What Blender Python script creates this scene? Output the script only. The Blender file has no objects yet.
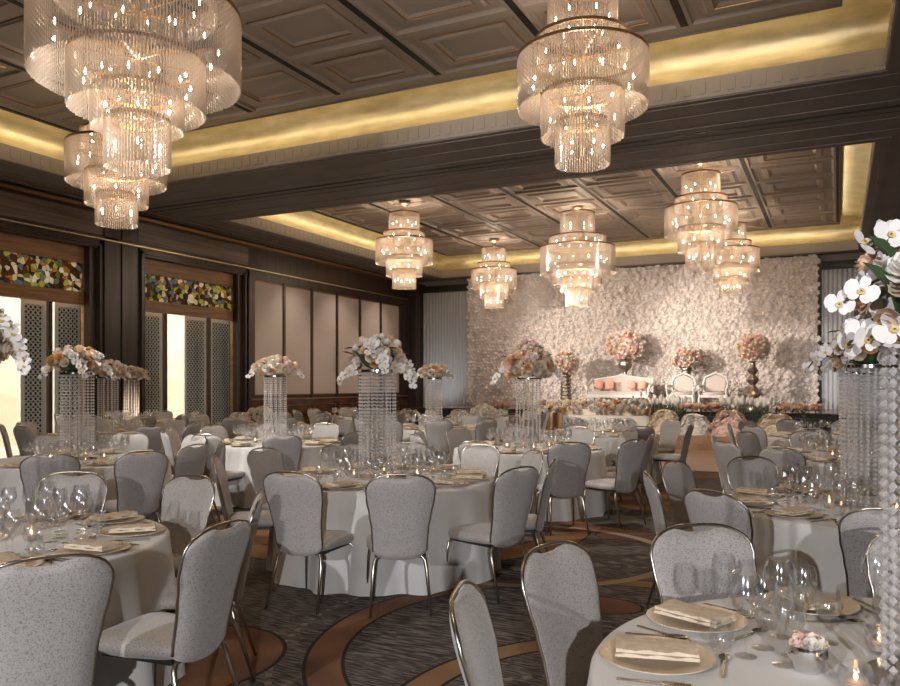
import bpy, bmesh, math, random
from math import sin, cos, pi, radians, sqrt, atan2, floor
from mathutils import Vector, Matrix, Quaternion
S = bpy.context.scene
COL = S.collection
R = random.Random(7)

# ------------------------------------------------------------------ camera
F = 783.0; TH = math.atan(388 / F); ST, CT = sin(TH), cos(TH); EYE = 1.55
def room(xc, d): return (xc * CT - d * ST, xc * ST + d * CT)     # eye-relative plan -> room plan
cam_d = bpy.data.cameras.new('camera'); cam = bpy.data.objects.new('camera', cam_d); COL.objects.link(cam)
cam.location = (0, 0, EYE); cam.rotation_euler = (pi / 2, 0, TH)
cam_d.sensor_width = 36; cam_d.lens = F / 900 * 36; cam_d.shift_y = 42 / 900; cam_d.clip_start = .05; cam_d.clip_end = 200
S.camera = cam
def to_px(x, y, z):
    d = -x * ST + y * CT; xc = x * CT + y * ST
    return (450 + F * xc / max(d, .01), 385 - F * (z - EYE) / max(d, .01), d)

# ------------------------------------------------------------------ materials
MATS = {}
def mat(name, col, rough=.5, metal=0, **k):
    m = bpy.data.materials.new(name); m.use_nodes = True
    b = m.node_tree.nodes['Principled BSDF']
    b.inputs['Base Color'].default_value = (*col, 1); b.inputs['Roughness'].default_value = rough
    b.inputs['Metallic'].default_value = metal
    for kk, v in k.items(): b.inputs[kk.replace('_', ' ')].default_value = v
    MATS[name] = m; return m
def nt(m): return m.node_tree.nodes, m.node_tree.links, m.node_tree.nodes['Principled BSDF']
def ramp(ns, stops):
    r = ns.new('ShaderNodeValToRGB'); e = r.color_ramp.elements
    while len(e) < len(stops): e.new(.5)
    for i, (p, c) in enumerate(stops): e[i].position = p; e[i].color = (*c, 1)
    return r
def noisy(m, c1, c2, scale=(5, 5, 5), detail=4, lo=.35, hi=.65, coords='Object', bump=0, bscale=None, rough=None):
    ns, ls, b = nt(m)
    tc = ns.new('ShaderNodeTexCoord'); mp = ns.new('ShaderNodeMapping'); mp.inputs['Scale'].default_value = scale
    n = ns.new('ShaderNodeTexNoise'); n.inputs['Scale'].default_value = 1; n.inputs['Detail'].default_value = detail
    ls.new(tc.outputs[coords], mp.inputs['Vector']); ls.new(mp.outputs[0], n.inputs['Vector'])
    r = ramp(ns, [(lo, c1), (hi, c2)]); ls.new(n.outputs['Fac'], r.inputs[0]); ls.new(r.outputs[0], b.inputs['Base Color'])
    if rough:
        rr = ns.new('ShaderNodeMapRange'); rr.inputs['To Min'].default_value = rough[0]; rr.inputs['To Max'].default_value = rough[1]
        ls.new(n.outputs['Fac'], rr.inputs['Value']); ls.new(rr.outputs[0], b.inputs['Roughness'])
    if bump:
        bp = ns.new('ShaderNodeBump'); bp.inputs['Strength'].default_value = bump; bp.inputs['Distance'].default_value = .01
        ls.new(n.outputs['Fac'], bp.inputs['Height']); ls.new(bp.outputs[0], b.inputs['Normal'])
    return m
FABRIC = mat('chair_damask', (.4, .37, .34), .55, Sheen_Weight=.3)
def damask(m):
    ns, ls, b = nt(m)
    tc = ns.new('ShaderNodeTexCoord')
    v = ns.new('ShaderNodeTexVoronoi'); v.inputs['Scale'].default_value = 150; v.feature = 'F1'
    n = ns.new('ShaderNodeTexNoise'); n.inputs['Scale'].default_value = 90; n.inputs['Detail'].default_value = 3
    ls.new(tc.outputs['Object'], v.inputs['Vector']); ls.new(tc.outputs['Object'], n.inputs['Vector'])
    ad = ns.new('ShaderNodeMath'); ad.operation = 'ADD'; ls.new(v.outputs['Distance'], ad.inputs[0]); ls.new(n.outputs['Fac'], ad.inputs[1])
    r = ramp(ns, [(.55, (.19, .168, .155)), (1.05, (.385, .355, .335))]); ls.new(ad.outputs[0], r.inputs[0]); ls.new(r.outputs[0], b.inputs['Base Color'])
    bp = ns.new('ShaderNodeBump'); bp.inputs['Strength'].default_value = .3; bp.inputs['Distance'].default_value = .002
    ls.new(ad.outputs[0], bp.inputs['Height']); ls.new(bp.outputs[0], b.inputs['Normal'])
damask(FABRIC)
CHROME = mat('champagne_metal', (.5, .45, .38), .28, 1)
DARKMET = mat('dark_underframe', (.02, .018, .016), .5)
CLOTH = noisy(mat('table_linen', (.6, .58, .55), .75, Sheen_Weight=.2), (.55, .535, .51), (.63, .61, .585), (3, 3, 3))
NAPKIN = noisy(mat('napkin_linen', (.6, .5, .38), .8), (.55, .44, .31), (.68, .57, .44), (40, 40, 40))
PLATE = mat('plate_gold', (.66, .55, .42), .3, .25)
CHINA = mat('white_china', (.7, .68, .64), .2)
SILVER = mat('cutlery_steel', (.42, .37, .31), .22, 1)
SILVERB = mat('polished_silver', (.75, .74, .73), .12, 1)
TABLEW = mat('table_board', (.25, .18, .12), .6)
WOOD = noisy(mat('dark_walnut', (.03, .018, .012), .28), (.018, .010, .007), (.05, .028, .019), (14, 14, .7), 5, .3, .7)
WOODR = noisy(mat('burl_wainscot', (.05, .02, .012), .2), (.04, .015, .009), (.14, .052, .028), (1.5, 1.5, 5), 6, .3, .7)
VENEER = noisy(mat('grey_veneer', (.1, .07, .05), .35), (.08, .058, .042), (.22, .165, .12), (1.2, .5, 12), 5, .3, .7)
FRAMEW = noisy(mat('amber_wood', (.3, .15, .06), .4), (.24, .12, .05), (.38, .2, .09), (3, 1, 14), 4)
PANEL = mat('wall_fabric', (.36, .3, .26), .6)
def weave(m):
    ns, ls, b = nt(m)
    tc = ns.new('ShaderNodeTexCoord'); ck = ns.new('ShaderNodeTexChecker'); ck.inputs['Scale'].default_value = 32
    mp = ns.new('ShaderNodeMapping'); mp.inputs['Rotation'].default_value = (radians(45), 0, 0); mp.inputs['Location'].default_value = (.013, 0, 0)
    ls.new(tc.outputs['Object'], mp.inputs['Vector']); ls.new(mp.outputs[0], ck.inputs['Vector'])
    ck.inputs['Color1'].default_value = (.52, .445, .39, 1); ck.inputs['Color2'].default_value = (.45, .38, .33, 1)
    ls.new(ck.outputs[0], b.inputs['Base Color'])
weave(PANEL)
TAUPE = noisy(mat('taupe_paint', (.16, .135, .12), .75), (.185, .158, .142), (.21, .18, .162), (1, 1, 1))
TAUPEL = mat('taupe_panel', (.3, .255, .22), .5)
BRONZE = mat('bronze_bead', (.30, .17, .08), .35, .7)
GOLDTRIM = mat('brass_line', (.6, .48, .34), .3, 1)
BLACK = mat('matte_black', (.006, .006, .006), .6)
GOLD = noisy(mat('gold_leaf', (.55, .42, .2), .38, .6), (.46, .38, .22), (.68, .58, .38), (2, 2, 9), 6, .3, .7, rough=(.28, .5))
DENTIL = mat('dentil_plaster', (.27, .22, .175), .6)
CURTAIN = mat('grey_curtain', (.36, .36, .37), .6, Sheen_Weight=.3)
PAPER = mat('paper_petal', (.72, .645, .595), .7)
WALLP = mat('plain_wall', (.2, .17, .15), .7)
SILVERV = mat('aged_silver', (.36, .31, .255), .3, .9)
COPPER = mat('copper_pot', (.5, .3, .18), .3, 1)
WHITEP = mat('white_lacquer', (.56, .53, .5), .4)
PEACHF = mat('peach_velvet', (.6, .3, .22), .7)
CREAMF = mat('cream_upholstery', (.45, .385, .34), .7)
LEAF = mat('leaf_green', (.05, .085, .03), .6)
STEM = mat('orchid_stem', (.06, .06, .02), .5)
OAK = noisy(mat('oak_floor', (.3, .17, .09), .35), (.22, .12, .065), (.36, .21, .12), (1, 12, 1), 3)
ORCHID = mat('orchid_white', (.74, .69, .66), .5, Subsurface_Weight=0)
ORLIP = mat('orchid_lip', (.6, .45, .16), .5)
ROSES = [mat('rose_cream', (.78, .66, .52), .6), mat('rose_peach', (.76, .53, .36), .6), mat('rose_amber', (.6, .34, .13), .6), mat('rose_blush', (.80, .60, .52), .6), mat('rose_white', (.76, .72, .66), .6)]
TEAL = mat('teal_grey_board', (.018, .028, .03), .6)
SHUT = mat('shutter_paint', (.62, .66, .64), .5)
PLASTER = noisy(mat('cream_render', (.78, .7, .56), .8), (.72, .63, .49), (.82, .74, .6), (.4, .4, 2))
PAVE = mat('courtyard_paving', (.4, .36, .3), .8)

def thin_glass(name, tint, glossw, extra=None, rough=.03, base=.05):
    m = bpy.data.materials.new(name); m.use_nodes = True; ns = m.node_tree.nodes; ls = m.node_tree.links; ns.clear()
    out = ns.new('ShaderNodeOutputMaterial'); tr = ns.new('ShaderNodeBsdfTransparent'); tr.inputs[0].default_value = (*tint, 1)
    gl = ns.new('ShaderNodeBsdfGlossy'); gl.inputs['Roughness'].default_value = rough; gl.inputs['Color'].default_value = (1, 1, 1, 1)
    lw = ns.new('ShaderNodeLayerWeight'); lw.inputs['Blend'].default_value = .35
    mr = ns.new('ShaderNodeMapRange'); mr.inputs['To Min'].default_value = base; mr.inputs['To Max'].default_value = glossw
    ls.new(lw.outputs['Facing'], mr.inputs['Value'])
    mx = ns.new('ShaderNodeMixShader'); ls.new(mr.outputs[0], mx.inputs[0]); ls.new(tr.outputs[0], mx.inputs[1]); ls.new(gl.outputs[0], mx.inputs[2])
    last = mx
    if extra:
        df = ns.new('ShaderNodeBsdfTranslucent'); df.inputs[0].default_value = (*extra[0], 1)
        d2 = ns.new('ShaderNodeBsdfDiffuse'); d2.inputs[0].default_value = (*extra[0], 1)
        m1 = ns.new('ShaderNodeMixShader'); m1.inputs[0].default_value = .5; ls.new(df.outputs[0], m1.inputs[1]); ls.new(d2.outputs[0], m1.inputs[2])
        m2 = ns.new('ShaderNodeMixShader'); m2.inputs[0].default_value = extra[1]; ls.new(mx.outputs[0], m2.inputs[1]); ls.new(m1.outputs[0], m2.inputs[2]); last = m2
    ls.new(last.outputs[0], out.inputs[0]); MATS[name] = m; return m
GLASS = thin_glass('clear_glass', (.985, .988, .99), .55, rough=.09, base=.05)
CRYSTAL = thin_glass('chandelier_crystal', (.93, .89, .85), .6, ((.50, .44, .385), .72), rough=.15, base=.25)
BEAD = thin_glass('crystal_bead', (.93, .93, .94), .8, ((.9, .88, .87), .5), rough=.15, base=.3)  # whitish diffuse share stands in for the sparkle of the beads
def emit(name, col, s):
    m = bpy.data.materials.new(name); m.use_nodes = True; b = m.node_tree.nodes['Principled BSDF']
    b.inputs['Base Color'].default_value = (*col, 1); b.inputs['Emission Color'].default_value = (*col, 1); b.inputs['Emission Strength'].default_value = s
    MATS[name] = m; return m
BULB = emit('lit_bulb', (1, .82, .62), 22)
BULB.cycles.emission_sampling = 'NONE'
FLAME = emit('candle_flame', (1, .5, .2), 8)
FLAME.cycles.emission_sampling = 'NONE'

def stained():
    m = mat('stained_glass', (.5, .5, .3), .3); ns, ls, b = nt(m)
    tc = ns.new('ShaderNodeTexCoord'); mp = ns.new('ShaderNodeMapping'); mp.inputs['Scale'].default_value = (0, 1, 1)
    ls.new(tc.outputs['Object'], mp.inputs[0])
    v = ns.new('ShaderNodeTexVoronoi'); v.inputs['Scale'].default_value = 9; ls.new(mp.outputs[0], v.inputs['Vector'])
    v2 = ns.new('ShaderNodeTexVoronoi'); v2.inputs['Scale'].default_value = 9; v2.feature = 'DISTANCE_TO_EDGE'; ls.new(mp.outputs[0], v2.inputs['Vector'])
    sp = ns.new('ShaderNodeSeparateColor'); ls.new(v.outputs['Color'], sp.inputs[0])
    r = ramp(ns, [(0, (.34, .34, .12)), (.12, (.13, .08, .04)), (.32, (.45, .40, .32)), (.46, (.07, .06, .06)), (.58, (.33, .2, .08)), (.7, (.18, .2, .22)), (.84, (.17, .2, .07)), (.89, (.5, .46, .4))])
    r.color_ramp.interpolation = 'CONSTANT'; ls.new(sp.outputs[0], r.inputs[0])
    lt = ns.new('ShaderNodeMath'); lt.operation = 'GREATER_THAN'; lt.inputs[1].default_value = .02; ls.new(v2.outputs['Distance'], lt.inputs[0])
    mx = ns.new('ShaderNodeMix'); mx.data_type = 'RGBA'; mx.inputs['A'].default_value = (.01, .008, .006, 1); ls.new(r.outputs[0], mx.inputs['B']); ls.new(lt.outputs[0], mx.inputs['Factor'])
    ls.new(mx.outputs['Result'], b.inputs['Base Color'])
    tl = ns.new('ShaderNodeBsdfTranslucent'); ls.new(mx.outputs['Result'], tl.inputs[0])
    ms = ns.new('ShaderNodeMixShader'); ms.inputs[0].default_value = .8; out = [n for n in ns if n.type == 'OUTPUT_MATERIAL'][0]
    ls.new(b.outputs[0], ms.inputs[1]); ls.new(tl.outputs[0], ms.inputs[2]); ls.new(ms.outputs[0], out.inputs[0])
    return m
STAINED = stained()

def carpet():
    m = mat('patterned_carpet', (.06, .05, .045), .95); ns, ls, b = nt(m)
    tc = ns.new('ShaderNodeTexCoord'); P = tc.outputs['Object']
    def M(op, a, bb=None, clamp=False):
        n = ns.new('ShaderNodeMath'); n.operation = op; n.use_clamp = clamp
        for i, v in enumerate((a, bb)):
            if v is None: continue
            if isinstance(v, (int, float)): n.inputs[i].default_value = v
            else: ls.new(v, n.inputs[i])
        return n.outputs[0]
    def mixc(fac, A, B):
        n = ns.new('ShaderNodeMix'); n.data_type = 'RGBA'; ls.new(fac, n.inputs['Factor'])
        for key, v in (('A', A), ('B', B)):
            if isinstance(v, tuple): n.inputs[key].default_value = (*v, 1)
            else: ls.new(v, n.inputs[key])
        return n.outputs['Result']
    sx = ns.new('ShaderNodeSeparateXYZ'); ls.new(P, sx.inputs[0]); X, Y = sx.outputs[0], sx.outputs[1]
    mp = ns.new('ShaderNodeMapping'); mp.inputs['Rotation'].default_value = (0, 0, radians(32)); mp.inputs['Scale'].default_value = (9, 75, 1)
    ls.new(P, mp.inputs[0]); n1 = ns.new('ShaderNodeTexNoise'); n1.inputs['Scale'].default_value = 1; n1.inputs['Detail'].default_value = 2; ls.new(mp.outputs[0], n1.inputs['Vector'])
    mp2 = ns.new('ShaderNodeMapping'); mp2.inputs['Rotation'].default_value = (0, 0, radians(-50)); mp2.inputs['Scale'].default_value = (6, 40, 1)
    ls.new(P, mp2.inputs[0]); n2 = ns.new('ShaderNodeTexNoise'); n2.inputs['Scale'].default_value = 1; ls.new(mp2.outputs[0], n2.inputs['Vector'])
    big = ns.new('ShaderNodeTexNoise'); big.inputs['Scale'].default_value = .5; ls.new(P, big.inputs['Vector'])
    sel = M('GREATER_THAN', big.outputs['Fac'], .5)
    st = M('ADD', M('MULTIPLY', n1.outputs['Fac'], M('SUBTRACT', 1, sel)), M('MULTIPLY', n2.outputs['Fac'], sel))
    r = ramp(ns, [(.42, (.030, .024, .022)), (.5, (.08, .067, .062)), (.6, (.17, .143, .13))]); ls.new(st, r.inputs[0]); colr = r.outputs[0]
    fz = ns.new('ShaderNodeTexNoise'); fz.inputs['Scale'].default_value = 120; ls.new(P, fz.inputs['Vector'])
    def dist(cx, cy, ex=1, ey=1):
        a = M('MULTIPLY', M('SUBTRACT', X, cx), ex); c = M('MULTIPLY', M('SUBTRACT', Y, cy), ey)
        return M('SQRT', M('ADD', M('MULTIPLY', a, a), M('MULTIPLY', c, c)))
    hue = ns.new('ShaderNodeTexNoise'); hue.inputs['Scale'].default_value = .9; ls.new(P, hue.inputs['Vector'])
    hr = ramp(ns, [(.38, (.085, .03, .02)), (.52, (.21, .10, .042)), (.66, (.27, .155, .075))]); ls.new(hue.outputs['Fac'], hr.inputs[0])
    fzm = M('ADD', M('MULTIPLY', fz.outputs['Fac'], .7), .62)
    orange = ns.new('ShaderNodeMix'); orange.data_type = 'RGBA'; orange.blend_type = 'MULTIPLY'; orange.inputs['Factor'].default_value = 1
    ls.new(hr.outputs[0], orange.inputs['A']); cmb = ns.new('ShaderNodeCombineColor')
    for i in range(3): ls.new(fzm, cmb.inputs[i])
    ls.new(cmb.outputs[0], orange.inputs['B']); OR = orange.outputs['Result']
    rings = [(-1.2, 4.5, 1.64, .095), (-.6, 3.55, 1.32, .08), (-4.4, 7.6, 1.9, .2), (-1.6, 9.6, 1.5, .18), (-5.6, 3.2, 1.3, .2), (-1.2, 12.6, 1.7, .25), (-5.2, 11.8, 1.6, .2), (-9, 7.5, 1.8, .2), (-3.2, 15.5, 2.0, .3), (-9, 13, 2, .25)]
    for cx, cy, rr, w, n in [(-1.0, 4.6, 2.15, .018, 120), (-.5, 2.7, 1.55, .02, 90), (-3.4, 7.9, 2.0, .06, 70)]:
        d = M('ABSOLUTE', M('SUBTRACT', dist(cx, cy), rr)); a = M('ARCTAN2', M('SUBTRACT', Y, cy), M('SUBTRACT', X, cx))
        k = M('MULTIPLY', M('LESS_THAN', d, w), M('GREATER_THAN', M('SINE', M('MULTIPLY', a, n)), .1))
        colr = mixc(k, colr, (.2, .17, .145))
    for cx, cy, rr, w in rings:
        d = M('ABSOLUTE', M('SUBTRACT', dist(cx, cy), rr))
        colr = mixc(M('LESS_THAN', d, w + .022), colr, (.012, .009, .008)); colr = mixc(M('LESS_THAN', d, w), colr, OR)
    discs = [(-3.35, 3.3, .55, .9), (-1.5, 5.42, .28, 1.4), (-1.9, 8.0, .35, 1.5), (-2.1, 10.2, .5, 1.2), (-5.3, 6.3, .45, 1.3), (-1.0, 11.0, .6, 1), (-5.2, 9, .4, 1.2), (-9, 10, .6, 1)]
    for cx, cy, rr, e in discs:
        d = dist(cx, cy, 1, e)
        colr = mixc(M('LESS_THAN', d, rr + .025), colr, (.012, .009, .008)); colr = mixc(M('LESS_THAN', d, rr), colr, OR)
    for cx, cy, rr, w in [(-2.6, 6.9, 1.3, .05)]:
        d = M('ABSOLUTE', M('SUBTRACT', dist(cx, cy), rr)); colr = mixc(M('LESS_THAN', d, w), colr, (.3, .22, .14))
    ls.new(colr, b.inputs['Base Color'])
    bp = ns.new('ShaderNodeBump'); bp.inputs['Strength'].default_value = .3; bp.inputs['Distance'].default_value = .004
    ls.new(fz.outputs['Fac'], bp.inputs['Height']); ls.new(bp.outputs[0], b.inputs['Normal'])
    return m
CARPET = carpet()

# ------------------------------------------------------------------ mesh helpers
class MB:
    def __init__(s): s.v = []; s.f = []; s.m = []; s.cm = 0
    def add(s, vs, fs, T=None):
        o = len(s.v)
        if T is not None: vs = [tuple(T @ Vector(v)) for v in vs]
        s.v += vs; s.f += [tuple(i + o for i in f) for f in fs]; s.m += [s.cm] * len(fs); return s
    def box(s, x0, x1, y0, y1, z0, z1, T=None):
        return s.add([(x0, y0, z0), (x1, y0, z0), (x1, y1, z0), (x0, y1, z0), (x0, y0, z1), (x1, y0, z1), (x1, y1, z1), (x0, y1, z1)],
                     [(0, 3, 2, 1), (4, 5, 6, 7), (0, 1, 5, 4), (1, 2, 6, 5), (2, 3, 7, 6), (3, 0, 4, 7)], T)
    def lathe(s, prof, n=24, T=None, cx=0, cy=0, closed=False):
        vs = []; fs = []
        for r, z in prof:
            for i in range(n): a = 2 * pi * i / n; vs.append((cx + r * cos(a), cy + r * sin(a), z))
        for j in range(len(prof) - 1):
            for i in range(n): k = (i + 1) % n; fs.append((j * n + i, j * n + k, (j + 1) * n + k, (j + 1) * n + i))
        return s.add(vs, fs, T)
    def disc(s, r, z, n=24, cx=0, cy=0, T=None):
        return s.add([(cx + r * cos(2 * pi * i / n), cy + r * sin(2 * pi * i / n), z) for i in range(n)], [tuple(range(n))], T)
    def tube(s, pts, r, n=8, T=None, caps=True):
        pts = [Vector(p) for p in pts]; vs = []; fs = []; rr = r if isinstance(r, (list, tuple)) else [r] * len(pts)
        up = None
        for i, p in enumerate(pts):
            d = (pts[min(i + 1, len(pts) - 1)] - pts[max(i - 1, 0)]).normalized()
            if up is None: up = Vector((0, 0, 1)) if abs(d.z) < .9 else Vector((1, 0, 0))
            a = d.cross(up).normalized(); up = a.cross(d).normalized()
            for k in range(n): t = 2 * pi * k / n; q = p + a * (rr[i] * cos(t)) + up * (rr[i] * sin(t)); vs.append(tuple(q))
        for j in range(len(pts) - 1):
            for i in range(n): k = (i + 1) % n; fs.append((j * n + i, j * n + k, (j + 1) * n + k, (j + 1) * n + i))
        if caps: fs.append(tuple(range(n))); fs.append(tuple(range((len(pts) - 1) * n, len(pts) * n)))
        return s.add(vs, fs, T)
    def bead(s, x, y, z, w, h):
        o = len(s.v); s.v += [(x, y, z + h), (x + w, y, z), (x, y + w, z), (x - w, y, z), (x, y - w, z), (x, y, z - h)]
        s.f += [(o, o + 1, o + 2), (o, o + 2, o + 3), (o, o + 3, o + 4), (o, o + 4, o + 1), (o + 5, o + 2, o + 1), (o + 5, o + 3, o + 2), (o + 5, o + 4, o + 3), (o + 5, o + 1, o + 4)]
        s.m += [s.cm] * 8
    def mesh(s, name, mats, smooth=False, fix=True):
        me = bpy.data.meshes.new(name); me.from_pydata(s.v, [], s.f)
        mats = mats if isinstance(mats, (list, tuple)) else [mats]
        for m in mats: me.materials.append(m)
        if len(mats) > 1: me.polygons.foreach_set('material_index', s.m)
        if fix and len(s.f) < 60000:
            bm = bmesh.new(); bm.from_mesh(me); bmesh.ops.recalc_face_normals(bm, faces=bm.faces); bm.to_mesh(me); bm.free()
        if smooth: me.polygons.foreach_set('use_smooth', [True] * len(me.polygons)); 
        if smooth and smooth != 'full': me.set_sharp_from_angle(angle=radians(40))
        return me
def obj(name, me, parent=None, loc=None, rot=None, scale=None):
    o = bpy.data.objects.new(name, me); COL.objects.link(o)
    if parent: o.parent = parent
    if loc: o.location = loc
    if rot: o.rotation_euler = rot
    if scale: o.scale = scale
    return o
def tag(o, label, cat, group=None):
    o['label'] = label; o['category'] = cat
    if group: o['group'] = group
    return o
def struct(name, mb, mats, parent=None, smooth=False):
    o = obj(name, mb.mesh(name, mats, smooth), parent)
    if not parent: o['kind'] = 'structure'
    return o
def empty(name, loc=(0, 0, 0), rz=0):
    o = bpy.data.objects.new(name, None); COL.objects.link(o); o.location = loc; o.rotation_euler = (0, 0, rz); o.empty_display_size = .1; return o
def dup(o, loc=None, rz=None, parent=None, scale=None):
    c = o.copy(); COL.objects.link(c)
    if parent: c.parent = parent
    if loc is not None: c.location = loc
    if rz is not None: c.rotation_euler = (0, 0, rz)
    if scale is not None: c.scale = scale
    for ch in list(o.children): dup(ch, parent=c)
    return c
def B(*a): return MB().box(*a)

# ------------------------------------------------------------------ room shell
XL, XR, Y0, Y1 = -14.9, 3.6, -6.4, 27.0
SOF, CEI = 5.6, 6.35
struct('floor', B(XL - .4, XR + .3, Y0 - .3, Y1 + .3, -.1, 0), CARPET)
wn = [(8.7, 12.2), (13.55, 17.0)]; WT = 4.62
wl = MB()
wl.box(XL - .35, XL, Y0, wn[0][0], 0, 5.9); wl.box(XL - .35, XL, wn[0][1], wn[1][0], 0, 5.9); wl.box(XL - .35, XL, wn[1][1], Y1, 0, 5.9)
for a, b in wn: wl.box(XL - .35, XL, a, b, WT, 5.9)
WL = struct('wall_left', wl, WOOD)
struct('wall_right', B(XR, XR + .2, Y0, Y1, 0, 5.9), WALLP)
struct('wall_front', B(XL, XR, Y0 - .2, Y0, 0, 5.9), WALLP)
struct('wall_back', B(XL, XR, Y1, Y1 + .2, 0, 5.9), WALLP)
# pilasters, portal frames, trims on the left wall
p = MB(); p.box(XL, XL + .09, 12.36, 12.79, 0, 5.6); p.box(XL, XL + .03, 12.79, 12.86, 0, 5.6); p.box(XL, XL + .07, 12.86, 13.3, 0, 5.6); struct('trim_pilaster', p, WOOD)
p = MB()
for a, b in wn:
    for k, (e, d) in enumerate([(.0, .05), (.1, .09), (.2, .03)]):
        lo = a - .0 + e * 0
        p.box(XL, XL + d, a - .08 - e * .6, a - e * .6, 0, WT + .06 + e * .6); p.box(XL, XL + d, b + e * .35, b + .06 + e * .35, 0, WT + .06 + e * .6)
        p.box(XL, XL + d, a - .08 - e * .6, b + .06 + e * .35, WT + e * .6, WT + .06 + e * .6)
struct('trim_portal', p, WOOD)
p = MB(); p.box(XL, XL + .10, Y0, Y1 - .1, 4.815, 4.845); struct('trim_brass', p, GOLDTRIM)
p = MB(); p.box(XL, XL + .09, Y0, Y1, 4.845, 4.9); p.box(XL, XL + .05, 17.25, Y1, 4.55, 4.81); struct('trim_walnut', p, WOOD)
p = MB(); p.box(XL, XL + .05, Y0, 12.4, 4.92, 5.4); p.box(XL, XL + .05, 13.34, 17.2, 4.92, 5.4); struct('trim_veneer', p, VENEER)
p = MB(); p.box(XL, XL + .18, Y0, Y1, 5.45, 5.52); p.box(XL + .42, XL + .46, Y0, Y1, 5.585, 5.6); struct('trim_crown', p, BRONZE)
# six fabric wall panels with stiles, wainscot
y = 17.43; pw = (25.72 - 17.43) / 6
st = MB()
for i in range(6):
    a = y + i * pw + .05; b = y + (i + 1) * pw - .09
    o = obj('wall_panel', B(XL, XL + .035, a, b, 1.28, 4.5).mesh('wall_panel', PANEL), WL)
    e = MB(); 
    for q in ((a - .02, a), (b, b + .02)): e.box(XL, XL + .05, q[0], q[1], 1.25, 4.53)
    e.box(XL, XL + .05, a, b, 4.5, 4.53); e.box(XL, XL + .05, a, b, 1.25, 1.28); obj('panel_edge', e.mesh('panel_edge', BRONZE), WL)
    st.box(XL, XL + .07, b + .02, a + pw - .02, 1.1, 4.6)
st.box(XL, XL + .07, 17.2, 17.46, 0, 4.6)
struct('trim_stiles', st, WOOD, WL)
w = MB(); w.box(XL, XL + .08, 17.3, Y1 - .1, .12, 1.12); struct('trim_wainscot', w, WOODR)
w = MB(); w.box(XL, XL + .11, 17.3, Y1 - .1, 1.12, 1.16)
for i in range(6):
    a = y + i * pw + .1; b = a + pw - .25
    for q in ((a, a + .015, .45, .95), (b - .015, b, .45, .95), (a, b, .45, .465), (a, b, .935, .95)): w.box(XL + .08, XL + .09, *q)
struct('trim_rail', w, BRONZE)
struct('baseboard_left', B(XL, XL + .1, 17.3, Y1 - .1, 0, .12), WOOD)
# dark return at the back-left corner
struct('trim_corner', B(XL, XL + .45, 26.2, Y1, 0, 5.45), WOOD)

# ceiling: soffits, coves, coffered bays
BX0, BX1 = -13.5, .57
BAYS = [(-.1, 11.56), (14.85, 26.5)]
s = MB()
s.box(XL - .3, BX0, Y0, Y1, SOF, 5.91); s.box(BX1, XR + .2, Y0, Y1, SOF, 5.91)
for a, b in [(Y0, BAYS[0][0]), (BAYS[0][1], BAYS[1][0]), (BAYS[1][1], Y1 + .1)]: s.box(BX0, BX1, a, b, SOF, 5.91)
struct('ceiling_soffit', s, TAUPE).name = 'ceiling'
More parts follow.
